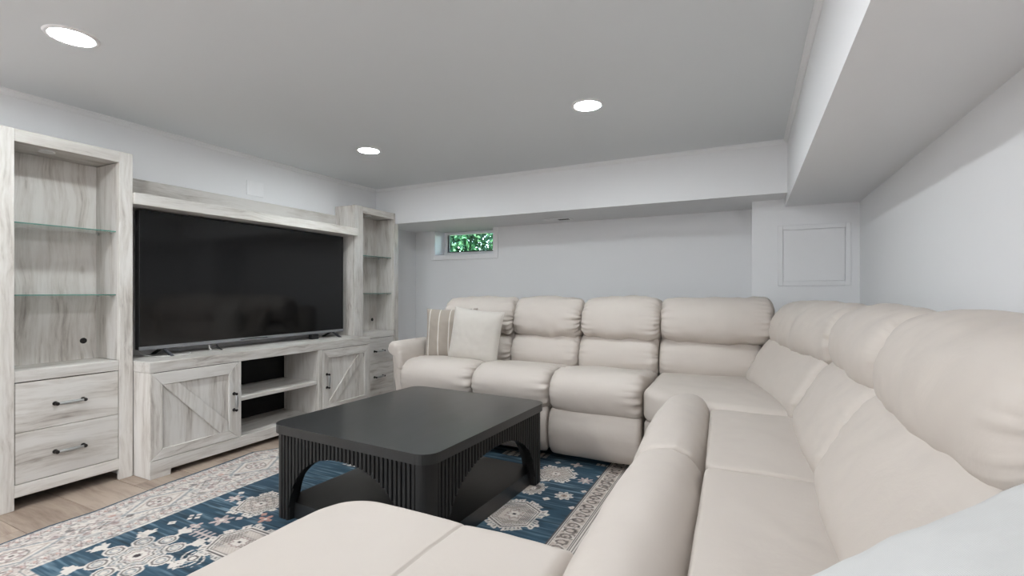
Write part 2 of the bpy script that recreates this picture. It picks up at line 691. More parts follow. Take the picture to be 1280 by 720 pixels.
# ------------------------------------------------------------------ vent, wall plate, access panel
t = thing('ceiling_vent', (-1.665, 4.36, ZS), 'white floor-style register with dark louvres set in the underside of the far soffit', 'vent')
vx0, vx1, vy0, vy1 = -1.80, -1.53, 4.30, 4.42
b = bmesh.new()
for a in ((vx0, vx1, vy0, vy0 + .022), (vx0, vx1, vy1 - .022, vy1), (vx0, vx0 + .13, vy0 + .022, vy1 - .022), (vx1 - .022, vx1, vy0 + .022, vy1 - .022)):
    add_box(b, *a, ZS - .008, ZS - .0005, .002)
bm_obj('vent_frame', b, M_TRIM, t)
box('vent_core', M_VENTDARK, t, vx0 + .12, vx1 - .02, vy0 + .02, vy1 - .02, ZS - .003, ZS - .0006, 0)
for k in range(7):
    xk = vx0 + .138 + k * .0155
    b = bmesh.new()
    add_prism(b, [(xk, vy0 + .022, ZS - .0065), (xk + .009, vy0 + .022, ZS - .0032), (xk + .0098, vy0 + .022, ZS - .0042), (xk + .0008, vy0 + .022, ZS - .0075)], (0, vy1 - vy0 - .044, 0))
    bm_obj('louvre', b, M_VENTDARK, t)

t = thing('wall_plate', (XW, 2.52, 1.86), 'blank white square wall plate above the television bridge shelf', 'wall plate')
box('plate', M_TRIM, t, XW + .0003, XW + .007, 2.447, 2.594, 1.858, 1.976, .003, 2)
for yy_, zz_ in ((2.52, 1.885), (2.52, 1.949)):
    b = bmesh.new()
    add_disc(b, (XW + .0072, yy_, zz_), .004, .002, 12, 'x')
    bm_obj('screw', b, M_TRIM, t)

t = thing('access_panel', (.423, YP, 1.13), 'flat white framed access panel on the wall above the sofa corner', 'access panel')
ax0, ax1, az0, az1 = .191, .655, 1.136, 1.593
b = bmesh.new()
fw = .034
for a in ((ax0, ax0 + fw, az0, az1), (ax1 - fw, ax1, az0, az1), (ax0 + fw, ax1 - fw, az0, az0 + fw), (ax0 + fw, ax1 - fw, az1 - fw, az1)):
    add_box(b, a[0], a[1], YP - .009, YP - .0004, a[2], a[3], .0015)
bm_obj('panel_frame', b, M_WALL, t)
box('panel_door', M_WALL, t, ax0 + fw + .003, ax1 - fw - .003, YP - .006, YP - .0005, az0 + fw + .003, az1 - fw - .003, .0015)


# ------------------------------------------------------------------ entertainment unit
def handle(parent, c, axis, L):
    """pewter bar pull with dark iron posts; c = centre on the front face (facing +x)"""
    x, y, z = c
    h = L / 2
    b = bmesh.new()

    def P(s, o):
        return (x + o, y + s, z) if axis == 'y' else (x + o, y, z + s)
    n = 13
    pts, rad = [], []
    for i in range(n):
        s = -1 + 2 * i / (n - 1)
        pts.append(P(s * h, .026 + .004 * (1 - s * s)))
        rad.append(.0045 + .0055 * (1 - abs(s) ** 2.2))
    add_tube(b, pts, 0, 10, rad)
    bar = bm_obj('handle', b, M_PEWTER, parent, True)
    # dark posts belong to the same pull
    b = bmesh.new()
    for s in (-h, h):
        add_tube(b, [P(s, 0), P(s, .004), P(s, .010), P(s, .022), P(s, .030), P(s, .034)], 0, 12, [.0115, .0115, .007, .007, .0095, .007])
    me = bpy.data.meshes.new('posts')
    bmesh.ops.recalc_face_normals(b, faces=b.faces[:])
    off = origin_of(parent)
    for v in b.verts:
        v.co -= off
    b.to_mesh(me)
    b.free()
    # join into the bar's mesh with a second material slot
    b = bmesh.new()
    b.from_mesh(bar.data)
    nf = len(b.faces)
    b.from_mesh(me)
    b.faces.ensure_lookup_table()
    for f in b.faces[nf:]:
        f.material_index = 1
    for f in b.faces:
        f.smooth = True
    b.to_mesh(bar.data)
    b.free()
    bar.data.materials.append(M_IRON)
    return bar


def tower(x0, y0, label):
    """display tower: front face at x0, near side at y0, 0.62 wide"""
    D = x0 - (XW + .008)
    W, H = .62, 1.905
    s1, s2 = .1103, .068
    zr, zdb, zdt, zdk = 1.8421, .1255, .6325, .692
    t = thing('display_tower', (x0 - D / 2, y0 + W / 2, 0), label, 'cabinet', 'display towers of the media wall')
    xb = x0 - D
    ya, yb, yc = y0 + s1, y0 + W - s2, y0 + W
    box('stile', M_WOOD['z'], t, x0 - .025, x0, y0, ya, 0, H)
    box('stile', M_WOOD['z'], t, x0 - .025, x0, yb, yc, 0, H)
    box('side_panel', M_WOOD['z'], t, xb, x0 - .025, y0 + .0015, y0 + .026, 0, H - .002)
    box('side_panel', M_WOOD['z'], t, xb, x0 - .025, yc - .026, yc - .0015, 0, H - .002)
    # inner cheeks of the display niche, flush behind the stiles
    box('niche_cheek', M_INNER['z'], t, xb + .012, x0 - .0255, y0 + .028, ya - .001, zdk, zr)
    box('niche_cheek', M_INNER['z'], t, xb + .012, x0 - .0255, yb + .001, yc - .028, zdk, zr)
    box('top_rail', M_WOOD['y'], t, x0 - .025, x0 - .001, ya, yb, zr, H - .001)
    box('top_panel', M_INNER['y'], t, xb, x0 - .0255, y0 + .027, yc - .027, zr + .004, H - .003)
    box('back_panel', M_INNER['z'], t, xb, xb + .010, y0 + .027, yc - .027, .10, zr + .003)
    box('deck', M_WOOD['y'], t, xb + .0105, x0 - .001, ya + .0005, yb - .0005, zdt + .003, zdk, .003)
    box('base_rail', M_WOOD['y'], t, x0 - .022, x0 - .001, ya, yb, .062, zdb - .002)
    box('floor_panel', M_DARK, t, xb + .011, x0 - .0225, y0 + .027, yc - .027, .064, .082)
    box('carcass', M_DARK, t, xb + .03, x0 - .0235, ya + .004, yb - .004, .084, zdt - .002, 0)
    zm = .3815
    for za, zb in ((zdb + .0015, zm - .0012), (zm + .0012, zdt - .002)):
        d = box('drawer', M_WOOD['y'], t, x0 - .022, x0 - .003, ya + .003, yb - .003, za, zb, .002)
        handle(d, (x0 - .003, (ya + yb) / 2 - .005, (za + zb) / 2 - .004), 'y', .118)
    for zg in (1.444, 1.076):
        gs = box('glass_shelf', M_GLASS, t, xb + .013, x0 - .035, ya + .001, yb - .001, zg - .006, zg, .0006)
        box('edge_strip', M_GLASSEDGE, gs, x0 - .0349, x0 - .0338, ya + .001, yb - .001, zg - .0055, zg - .0005, 0)
        for yy_ in (ya + .004, yb - .004):
            for xx_ in (xb + .05, x0 - .08):
                b = bmesh.new()
                add_tube(b, [(xx_, yy_ - .004, zg - .011), (xx_, yy_ + .004, zg - .011)], .0045, 10)
                add_box(b, xx_ - .008, xx_ + .008, yy_ - .003, yy_ + .003, zg - .016, zg - .0062, .001)
                bm_obj('shelf_pin', b, M_PEWTER, t)
    b = bmesh.new()
    add_disc(b, ((xb + x0) / 2 + .03, (ya + yb) / 2 - .06, zr + .001), .034, .008, 28)
    bm_obj('puck_light', b, M_PUCK, t)
    b = bmesh.new()
    add_disc(b, (xb + .0108, yb - .06, .80), .017, .002, 24, 'x')
    bm_obj('cable_grommet', b, M_BLACKPLASTIC, t)
    return t


XT = -3.2737
tower(XT, .917, 'tall whitewashed wood display tower at the frame edge nearest the camera')
tower(-3.303, 3.342, 'whitewashed wood display tower in the far corner behind the sofa arm')

# bridge shelf between the towers
t = thing('bridge_shelf', (XW + .15, 2.44, 1.61), 'whitewashed wood bridge shelf spanning above the television', 'shelf')
box('shelf_board', M_WOOD['y'], t, XW + .006, -3.256, 1.5385, 3.3385, 1.611, 1.679, .002)
box('rear_board', M_WOOD['y'], t, XW + .004, XW + .026, 1.5385, 3.3385, 1.6795, 1.818, .002)

# media console
t = thing('media_console', (-3.33, 2.43, 0), 'low whitewashed wood media console with two barn-style doors', 'console')
CX = -3.102
y0, y1 = 1.5405, 3.336
XCB = XW + .018
box('top', M_WOOD['y'], t, XCB, CX - .004 + .002, y0 - .0, y1, .617, .6805, .003)
box('side_panel', M_WOOD['z'], t, XCB, CX - .006, y0 + .002, y0 + .024, 0, .6165)
box('side_panel', M_WOOD['z'], t, XCB, CX - .006, y1 - .024, y1 - .002, 0, .6165)
for ya, yb in ((2.079, 2.098), (2.752, 2.790)):
    box('divider', M_WOOD['z'], t, XCB + .03, CX - .003, ya, yb, .104, .6165)
# base rail with bracket feet
b = bmesh.new()
pts = [(y0 + .001, 0), (y0 + .112, 0), (y0 + .112, .030), (y0 + .118, .036), (y1 - .118, .036), (y1 - .112, .030), (y1 - .112, 0), (y1 - .001, 0), (y1 - .001, .1035), (y0 + .001, .1035)]
add_prism(b, [(CX - .0055, p, q) for p, q in pts], (.0055, 0, 0))
bmesh.ops.bevel(b, geom=[e for e in b.edges], offset=.0012, segments=1, affect='EDGES')
bm_obj('base_rail', b, M_WOOD['y'], t)
box('bottom_panel', M_WOOD['y'], t, XCB + .001, CX - .0062, y0 + .0245, y1 - .0245, .085, .1035)
box('rear_panel', M_BACKBLACK, t, XCB + .001, XCB + .008, y0 + .0245, y1 - .0245, .105, .616)
for ya, yb in ((y0 + .026, 2.0785), (2.7905, y1 - .026)):
    box('carcass', M_DARK, t, XCB + .02, CX - .026, ya, yb, .106, .612, 0)
box('shelf', M_WOOD['y'], t, XCB + .012, CX - .018, 2.0985, 2.7515, .343, .371, .004)


def barn_door(ya, yb, brace_up):
    z0, z1 = .1065, .6135
    d = box('door', M_WOOD['z'], t, CX - .024, CX - .015, ya + .002, yb - .002, z0 + .002, z1 - .002)
    wl = .066
    pa, pb, pz0, pz1 = ya + wl, yb - wl, z0 + .058, z1 - .072
    # mitred frame: two stiles, two rails

    def piece(nm, pts, ax):
        b = bmesh.new()
        add_prism(b, [(CX - .015, p, q) for p, q in pts], (.015, 0, 0))
        bmesh.ops.bevel(b, geom=[e for e in b.edges], offset=.0022, segments=1, affect='EDGES')
        bm_obj(nm, b, M_WOOD[ax], d)
    g = .0004
    piece('door_stile', [(ya, z0), (pa - g, pz0), (pa - g, pz1), (ya, z1)], 'z')
    piece('door_stile', [(yb, z0), (yb, z1), (pb + g, pz1), (pb + g, pz0)], 'z')
    piece('door_rail', [(ya + g, z0), (yb - g, z0), (pb, pz0 - g), (pa, pz0 - g)], 'y')
    piece('door_rail', [(ya + g, z1), (pa, pz1 + g), (pb, pz1 + g), (yb - g, z1)], 'y')
    bwid = .062
    b = bmesh.new()
    if not brace_up:    # high on the near side, falling away
        q = [(pa, pz1), (pa + .09, pz1), (pb, pz0 + .062), (pb, pz0), (pb - .055, pz0)]
    else:
        q = [(pb, pz1), (pb, pz1 - .02), (pa + .075, pz0), (pa, pz0), (pa, pz0 + .02), (pb - .075, pz1)]
    add_prism(b, [(CX - .015, p, z) for p, z in q], (.012, 0, 0))
    bmesh.ops.bevel(b, geom=[e for e in b.edges], offset=.0022, segments=1, affect='EDGES')
    bm_obj('brace', b, M_WOOD['z'], d)
    hy = yb - .033 if not brace_up else ya + .04
    handle(d, (CX, hy, .352 if not brace_up else .36), 'z', .108)


barn_door(y0 + .004, 2.0775, False)
barn_door(2.7925, y1 - .004, True)

# ------------------------------------------------------------------ television
t = thing('television', (-3.41, 2.39, .6805), 'large flat black television with silver lower bezel on the console', 'television')
ty0, ty1, tz0, tz1, tx = 1.621, 3.283, .727, 1.601, -3.385
b = bmesh.new()
add_box(b, tx - .045, tx - .006, ty0, ty1, tz0, tz1, .004)
bm_obj('housing', b, M_TVBODY, t)
b = bmesh.new()
e = .006
add_box(b, tx - .006, tx + .001, ty0, ty0 + e, tz0 + .02, tz1, .001)
add_box(b, tx - .006, tx + .001, ty1 - e, ty1, tz0 + .02, tz1, .001)
add_box(b, tx - .006, tx + .001, ty0 + e, ty1 - e, tz1 - e, tz1, .001)
bm_obj('frame', b, M_TVBODY, t)
box('lower_bezel', M_BEZEL, t, tx - .006, tx + .003, ty0, ty1, tz0 - .003, tz0 + .020, .002)
box('screen', M_SCREEN, t, tx - .0058, tx - .0012, ty0 + e, ty1 - e, tz0 + .0205, tz1 - e, 0)
box('badge', M_BLACKPLASTIC, t, tx + .003, tx + .0038, 2.28, 2.50, tz0 + .006, tz0 + .0115, 0)
for fy in (1.765, 3.165):
    for dx, mt in ((.105, M_FOOT), (-.115, M_BLACKPLASTIC)):
        b = bmesh.new()
        x_ = tx - .018
        add_prism(b, [(x_ - .012, fy - .012, tz0 + .004), (x_ + .012, fy - .012, tz0 + .004), (x_ + dx + .014 * (dx > 0), fy - .012, .6815), (x_ + dx - .016, fy - .012, .6815)]
                  if dx > 0 else [(x_ + .012, fy - .012, tz0 + .004), (x_ - .012, fy - .012, tz0 + .004), (x_ + dx - .014, fy - .012, .6815), (x_ + dx + .016, fy - .012, .6815)], (0, .024, 0))
        bmesh.ops.bevel(b, geom=b.edges[:], offset=.003, segments=2, affect='EDGES')
        bm_obj('foot', b, mt, t)

mb = box('media_box', M_BLACKPLASTIC, None, -3.40, -3.355, 2.905, 2.975, .6812, .7225, .004, 2)
tag(mb, 'small black media box on the console beside the television foot', 'media box')


def cable(pts, r, mat, label, name='cable'):
    P = [Vector(p) for p in pts]
    out = []
    for i in range(len(P) - 1):
        a, b_, c, d = P[max(i - 1, 0)], P[i], P[i + 1], P[min(i + 2, len(P) - 1)]
        for k in range(8):
            u = k / 8
            out.append(.5 * ((2 * b_) + (c - a) * u + (2 * a - 5 * b_ + 4 * c - d) * u * u + (3 * b_ - a - 3 * c + d) * u ** 3))
    out.append(P[-1])
    b = bmesh.new()
    add_tube(b, out, r, 6)
    o = bm_obj(name, b, mat, None, True)
    return tag(o, label, 'cable')


cz = .6835
cable([(-3.45, 1.64, .74), (-3.43, 1.66, .70), (-3.39, 1.69, cz), (-3.33, 1.71, cz), (-3.285, 1.80, cz), (-3.31, 1.88, cz), (-3.44, 1.95, cz)], .0026, M_CABLE,
      'white cable coiled on the console around the near television foot')
cable([(-3.36, 2.035, .722), (-3.355, 2.038, .70), (-3.345, 2.045, cz), (-3.43, 2.07, cz)], .0024, M_CABLE,
      'thin white cable hanging below the television bezel onto the console')
cable([(-3.36, 2.085, .722), (-3.35, 2.095, .70), (-3.335, 2.11, cz), (-3.43, 2.14, cz)], .003, M_BLACKPLASTIC,
      'short black cable hanging below the television bezel onto the console')

# ------------------------------------------------------------------ coffee table
TX, TY, TR = -1.568, 2.060, math.radians(-2.8)
SX, SY = .978, 1.07
TH = .455
tab = thing('coffee_table', (TX, TY, .0065), 'square black fluted coffee table with arched sides on the patterned rug', 'table', rz=TR)
TH -= .0065


def rrect(hx, hy, r, n=10):
    out = []
    for cx, cy, a0 in ((hx - r, hy - r, 0), (-hx + r, hy - r, 90), (-hx + r, -hy + r, 180), (hx - r, -hy + r, 270)):
        for k in range(n + 1):
            a = math.radians(a0 + 90 * k / n)
            out.append((cx + r * math.cos(a), cy + r * math.sin(a)))
    return out


CR = .075
b = bmesh.new()
pl = rrect(SX / 2, SY / 2, CR)
add_prism(b, [(x, y, TH - .042) for x, y in pl], (0, 0, .042))
bmesh.ops.bevel(b, geom=[e for e in b.edges if abs(e.verts[0].co.z - e.verts[1].co.z) < 1e-6 and e.verts[0].co.z > TH - .01], offset=.004, segments=2, affect='EDGES')
bm_obj('tabletop', b, M_BLACKWOOD['y'], tab, local=True)
# bottom shelf
b = bmesh.new()
pl = rrect(SX / 2 - .045, SY / 2 - .045, .03)
add_prism(b, [(x, y, 0) for x, y in pl], (0, 0, .075))
bmesh.ops.bevel(b, geom=[e for e in b.edges if abs(e.verts[0].co.z - e.verts[1].co.z) < 1e-6 and e.verts[0].co.z > .07], offset=.004, segments=2, affect='EDGES')
bm_obj('lower_shelf', b, M_BLACKWOOD['y'], tab, local=True)
# arched panels
ins = .012
PT = .035


def arch_z(s, half):
    """underside height of the arch at distance s from the middle"""
    if abs(s) >= half:
        return 0.0
    return .338 * (1 - (abs(s) / half) ** 2.3) ** (1 / 2.3)


def arch_panel(axis, sgn):
    L = (SX if axis == 'x' else SY)
    hl = L / 2 - CR
    half = L / 2 - .125
    off = (SY if axis == 'x' else SX) / 2 - ins - .008
    n = 56
    ss = sorted(set([-hl, hl] + [half * math.sin(PI / 2 * (-1 + 2 * k / n)) for k in range(n + 1)]))
    b = bmesh.new()
    top = TH - .043
    grid = []
    for s in ss:
        zb = arch_z(s, half)
        row = []
        for o in (off, off - PT):
            for z in (zb, top):
                row.append(b.verts.new((s, sgn * o, z) if axis == 'x' else (sgn * o, s, z)))
        grid.append(row)
    for p, q in zip(grid, grid[1:]):
        for a, c in ((0, 1), (1, 3), (3, 2), (2, 0)):
            b.faces.new((p[a], p[c], q[c], q[a]))
    for g_ in (grid[0], grid[-1]):
        b.faces.new((g_[0], g_[1], g_[3], g_[2]))
    pan = bm_obj('arched_panel', b, M_FLUTE, tab, local=True)
    # fluting: one slat each
    cnt = int(round(2 * hl / .0245))
    pitch = 2 * hl / cnt
    for k in range(cnt):
        s = -hl + (k + .5) * pitch
        w = pitch * .34
        b = bmesh.new()
        o0, o1 = sgn * (off - .001), sgn * (off + .008)
        za, zb = arch_z(s - w, half), arch_z(s + w, half)
        pts = [(s - w, za), (s + w, zb), (s + w, top), (s - w, top)]
        if axis == 'x':
            add_prism(b, [(p, o0, z) for p, z in pts], (0, o1 - o0, 0))
        else:
            add_prism(b, [(o0, p, z) for p, z in pts], (o1 - o0, 0, 0))
        es = [e for e in b.edges if abs(e.verts[0].co.x - e.verts[1].co.x) < 1e-6 and abs(e.verts[0].co.y - e.verts[1].co.y) < 1e-6]
        bmesh.ops.bevel(b, geom=es, offset=.0025, segments=1, affect='EDGES')
        bm_obj('slat', b, M_FLUTE, pan, local=True)


for ax in 'xy':
    for sg in (-1, 1):
        arch_panel(ax, sg)
# rounded corner posts
for sx in (-1, 1):
    for sy in (-1, 1):
        cx, cy = sx * (SX / 2 - CR), sy * (SY / 2 - CR)
        a0 = math.atan2(sy, sx) - PI / 4
        R0 = CR - ins
        out = [(cx + R0 * math.cos(a0 + PI / 2 * k / 10), cy + R0 * math.sin(a0 + PI / 2 * k / 10)) for k in range(11)]
        inn = [(cx + (R0 - .03) * math.cos(a0 + PI / 2 * k / 10), cy + (R0 - .03) * math.sin(a0 + PI / 2 * k / 10)) for k in range(10, -1, -1)]
        b = bmesh.new()
        add_prism(b, [(x, y, 0) for x, y in out + inn], (0, 0, TH - .0435))
        bm_obj('corner_post', b, M_FLUTE, tab, local=True)

# ------------------------------------------------------------------ sofa cushions


def smooth_closed(pts, n):
    P = np.array(pts, float)
    m = len(P)
    dense = []
    for i in range(m):
        a, b_, c, d = P[i - 1], P[i], P[(i + 1) % m], P[(i + 2) % m]
        for k in range(16):
            u = k / 16
            dense.append(.5 * (2 * b_ + (c - a) * u + (2 * a - 5 * b_ + 4 * c - d) * u * u + (3 * b_ - a - 3 * c + d) * u ** 3))
    D = np.array(dense)
    seg = np.linalg.norm(np.roll(D, -1, 0) - D, axis=1)
    s = np.concatenate([[0], np.cumsum(seg)])
    tt = np.linspace(0, s[-1], n, endpoint=False)
    DD = np.vstack([D, D[:1]])
    return np.stack([np.interp(tt, s, DD[:, k]) for k in range(2)], 1)


def smooth_open(pts, n):
    P = np.array(pts, float)
    m = len(P)
    dense = []
    for i in range(m - 1):
        a, b_, c, d = P[max(i - 1, 0)], P[i], P[i + 1], P[min(i + 2, m - 1)]
        for k in range(20):
            u = k / 20
            dense.append(.5 * (2 * b_ + (c - a) * u + (2 * a - 5 * b_ + 4 * c - d) * u * u + (3 * b_ - a - 3 * c + d) * u ** 3))
    dense.append(P[-1])
    D = np.array(dense)
    s = np.concatenate([[0], np.cumsum(np.linalg.norm(D[1:] - D[:-1], axis=1))])
    tt = np.linspace(0, s[-1], n)
    return np.stack([np.interp(tt, s, D[:, k]) for k in range(2)], 1), s[-1]


def sweep_cushion(name, parent, path, side, prof, r_end=.05, crown=.012, puck=(.006, .006), rough=.006, seed=0, nv=100, mat=None, gather=()):
    """path: plan polyline the cushion runs along; side: +1/-1 which side of the path is 'depth';
    prof: closed list of (depth, height)."""
    rnd = random.Random(seed)
    pr = smooth_closed(prof, nv)
    per = np.linalg.norm(np.roll(pr, -1, 0) - pr, axis=1).sum()
    if not isinstance(r_end, tuple):
        r_end = (r_end, r_end)
    c = pr.mean(0)
    dense, L = smooth_open(path, 200)
    # sample stations, denser at the ends
    st = [0, .002, .006, .012, .02, .03, .042, .056, .072, .09]
    st = [s for s in st if s < L * .45]
    mid = np.linspace(st[-1], L - st[-1], max(6, int((L - 2 * st[-1]) / .011)))
    S = st[:-1] + list(mid) + [L - s for s in st[::-1][1:]]
    sv = np.linspace(0, L, len(dense))
    seam_n = [rnd.uniform(0, 6.28) for _ in range(8)]
    verts = []
    for s in S:
        o = np.array([np.interp(s, sv, dense[:, 0]), np.interp(s, sv, dense[:, 1])])
        s2 = min(L, s + .01); s1 = max(0, s - .01)
        tg = np.array([np.interp(s2, sv, dense[:, k]) - np.interp(s1, sv, dense[:, k]) for k in range(2)])
        tg /= np.linalg.norm(tg)
        dr = np.array([-tg[1], tg[0]]) * side
        e0, e1 = s, L - s
        e, rr_ = (e0, r_end[0]) if e0 < e1 else (e1, r_end[1])
        ins = rr_ * (1 - math.sqrt(max(0, 1 - (1 - min(e, rr_) / rr_) ** 2)))
        u = 2 * s / L - 1
        bul = crown * (1 - u * u)
        for j in range(nv):
            d = pr[j] - c
            ln = np.linalg.norm(d)
            dn = d / ln
            arc = per * j / nv
            pk = 0.0
            for (ee, am, q) in ((e0, puck[0], 0.0), (e1, puck[1], 40.0)):
                if am and ee < .16:
                    cyc = Vector((math.cos(2 * PI * j / nv) * per * 6.0, math.sin(2 * PI * j / nv) * per * 6.0, seed * 5.3 + q + ee * 3))
                    pk += am * (mnoise.noise(cyc) + .6 * mnoise.noise(cyc * 1.9)) * math.exp(-ee / .045) * 1.5
                    if am > .012:     # gathered seam at the sewn end
                        pk += am * .40 * math.sin(2 * PI * arc / .036 + 3.0 * mnoise.noise(cyc * .5)) * math.exp(-ee / .030)
            for zs, am, dec, side_d in gather:
                w = math.exp(-abs(pr[j][1] - zs) / dec) * (1.0 if pr[j][0] < c[0] + side_d else .25)
                if w > .03:
                    q = Vector((s * 10.0, pr[j][1] * 5.0, seed * 7.7))
                    pk += am * w * (mnoise.noise(q) + .7 * mnoise.noise(q * 2.3))
            p2 = c + d * (1 + 0) + dn * (bul - min(ins, ln * .7) + pk)
            P = Vector((o[0] + dr[0] * p2[0], o[1] + dr[1] * p2[0], p2[1]))
            nn = mnoise.noise(P * 5.0 + Vector((seed * 3.1, 0, 0))) * rough + mnoise.noise(P * 14.0 + Vector((0, seed * 1.7, 0))) * rough * .35
            p2 = p2 + dn * nn
            verts.append((o[0] + dr[0] * p2[0], o[1] + dr[1] * p2[0], p2[1]))
    faces = []
    ns = len(S)
    for i in range(ns - 1):
        for j in range(nv):
            faces.append((i * nv + j, i * nv + (j + 1) % nv, (i + 1) * nv + (j + 1) % nv, (i + 1) * nv + j))
    for i in (0, ns - 1):
        ctr = np.mean(np.array(verts[i * nv:(i + 1) * nv]), 0)
        verts.append(tuple(ctr))
        k = len(verts) - 1
        for j in range(nv):
            faces.append((k, i * nv + j, i * nv + (j + 1) % nv))
    return py_obj(name, verts, faces, mat or M_LEATHER, parent, True)


def poly_cushion(name, parent, outline, z0, z1, crown=.02, rnd=.04, rough=.004, seed=0, mat=None, tilt=(0, 0)):
    """puffy slab over a star-shaped plan outline"""
    P = np.array(outline, float)
    seg = np.linalg.norm(np.roll(P, -1, 0) - P, axis=1)
    s = np.concatenate([[0], np.cumsum(seg)])
    n = 120
    tt = np.linspace(0, s[-1], n, endpoint=False)
    PP = np.vstack([P, P[:1]])
    O = np.stack([np.interp(tt, s, PP[:, k]) for k in range(2)], 1)
    for _ in range(3):
        O = .25 * np.roll(O, 1, 0) + .5 * O + .25 * np.roll(O, -1, 0)
    c = O.mean(0)
    rings = []
    for k in range(3):
        rings.append((rnd * (1 - math.sin(PI / 2 * (.4 + .3 * k))), z0 + rnd * .3 * k))
    rings += [(0, z0 + (z1 - z0) * .45)]
    for k in range(9):
        a = PI / 2 * k / 8
        rings.append((rnd * (1 - math.cos(a)), z1 - rnd + rnd * math.sin(a)))
    verts = []
    D = O - c
    R = np.linalg.norm(D, axis=1)
    for ins, z in rings:
        f = np.maximum(.1, 1 - ins / R)
        for j in range(n):
            verts.append([*(c + D[j] * f[j]), z])
    top0 = len(rings)
    extra = 16
    for k in range(1, extra + 1):
        q = 1 - k / (extra + .5)
        f = np.maximum(.1, 1 - rnd / R) * q
        for j in range(n):
            verts.append([*(c + D[j] * f[j]), z1 + crown * (1 - q ** 2.2)])
    total = top0 + extra
    for i, v in enumerate(verts):
        if i >= n * 3:
            w = Vector((v[0] * 5 + seed, v[1] * 5, seed * 2.3))
            v[2] += rough * (mnoise.noise(w) + .4 * mnoise.noise(w * 3.1)) + tilt[0] * (v[0] - c[0]) + tilt[1] * (v[1] - c[1])
    faces = []
    for i in range(total - 1):
        for j in range(n):
            faces.append((i * n + j, i * n + (j + 1) % n, (i + 1) * n + (j + 1) % n, (i + 1) * n + j))
    verts.append([c[0], c[1], verts[-1][2]])
    k = len(verts) - 1
    for j in range(n):
        faces.append((k, (total - 1) * n + j, (total - 1) * n + (j + 1) % n))
    faces.append(tuple(range(n - 1, -1, -1)))
    return py_obj(name, verts, faces, mat or M_LEATHER, parent, True)


sofa = thing('sectional_sofa', (-.6, 3.2, .0065), 'large cream leather reclining sectional sofa wrapping along the back and side walls', 'sofa')

Y0 = 3.385      # front of the back-row lumbar cushions
SEATS = [(-2.375, -1.748), (-1.742, -1.168), (-1.162, -.572)]
BACKS = [(-2.365, -1.702), (-1.696, -1.138), (-1.132, -.560)]
LUMBAR = [(.035, .50), (.0, .58), (.018, .67), (.065, .745), (.13, .775), (.20, .77), (.23, .70), (.21, .55), (.13, .47)]
PILLOW = [(.085, .752), (.022, .795), (.018, .88), (.055, .97), (.125, 1.028), (.205, 1.03), (.26, .96), (.27, .85), (.18, .758)]
SEATP = [(.035, .335), (-.005, .40), (-.008, .48), (.035, .545), (.12, .58), (.28, .575), (.46, .55), (.60, .53), (.66, .46), (.58, .40), (.3, .36), (.12, .33)]
FOOTP = [(.02, .065), (-.018, .13), (-.028, .22), (-.01, .30), (.03, .345), (.08, .33), (.105, .22), (.09, .09), (.05, .055)]
YS = 2.845
G_PIL = ((.765, .014, .045, 0.0), (1.03, .007, .03, .3))
G_LUM = ((.77, .009, .05, 0.0), (.49, .005, .03, 0.0))
G_LUM2 = ((.78, .005, .04, 0.0), (.49, .004, .03, 0.0))
for i, (xa, xb) in enumerate(SEATS):
    sweep_cushion('seat_cushion', sofa, [(xa, YS), (xb, YS)], 1, SEATP, .055, .014, (.010, .028), .006, 10 + i, 130)
    sweep_cushion('footrest_panel', sofa, [(xa + .004, YS + .01), (xb - .004, YS + .01)], 1, FOOTP, .03, .008, (.002, .003), .004, 20 + i, 64)
for i, (xa, xb) in enumerate(BACKS):
    sweep_cushion('lumbar_cushion', sofa, [(xa - .035 + .02, Y0), (xb - .012, Y0)], 1, LUMBAR, .05, .018, (.010, .018), .007, 30 + i, gather=G_LUM)
    sweep_cushion('back_pillow', sofa, [(xa, Y0), (xb, Y0)], 1, PILLOW, .055, .02, (.018, .028), .011, 40 + i, gather=G_PIL)
# wedge section: straight back beside the row, then curving round the corner
sweep_cushion('lumbar_cushion', sofa, [(-.564, Y0 + .02), (-.25, Y0 + .04), (.08, Y0 + .07)], 1, LUMBAR, .05, .016, (.011, .018), .008, 51, gather=G_LUM)
sweep_cushion('back_pillow', sofa, [(-.556, Y0 + .01), (-.25, Y0 + .03), (.150, Y0 + .05)], 1, PILLOW, .055, .02, (.018, .032), .013, 52, gather=G_PIL)
LUMB2 = [(.02, .49), (.0, .56), (.045, .66), (.095, .745), (.155, .80), (.23, .80), (.27, .70), (.24, .55), (.13, .46)]
PILL2 = [(.17, .765), (.128, .805), (.128, .885), (.165, .965), (.225, 1.012), (.30, 1.02), (.36, .96), (.37, .85), (.27, .765)]
G_P2 = ((.77, .009, .028, 0.0), (1.02, .003, .03, .3))
sweep_cushion('lumbar_cushion', sofa, [(-.03, 3.44), (.055, 3.15), (.13, 2.82), (.165, 2.50)], 1, LUMB2, .05, .018, (.009, .008), .008, 53, gather=G_LUM2)
sweep_cushion('back_pillow', sofa, [(-.02, 3.44), (.07, 3.02), (.135, 2.70), (.165, 2.45)], 1, PILL2, (.06, .05), .02, (.012, .010), .012, 54, gather=G_P2)
for k, (ya, yb) in enumerate(((2.49, 1.715), (1.705, .90))):
    sweep_cushion('lumbar_cushion', sofa, [(.178, ya), (.188, yb)], 1, LUMB2, .055, .02, (.008, .008), .008, 61 + k, gather=G_LUM2)
    sweep_cushion('back_pillow', sofa, [(.178, ya), (.188, yb)], 1, [(d, z + .012) for d, z in PILL2], .085, .012, (.010, .010), .010, 71 + k, gather=G_P2)
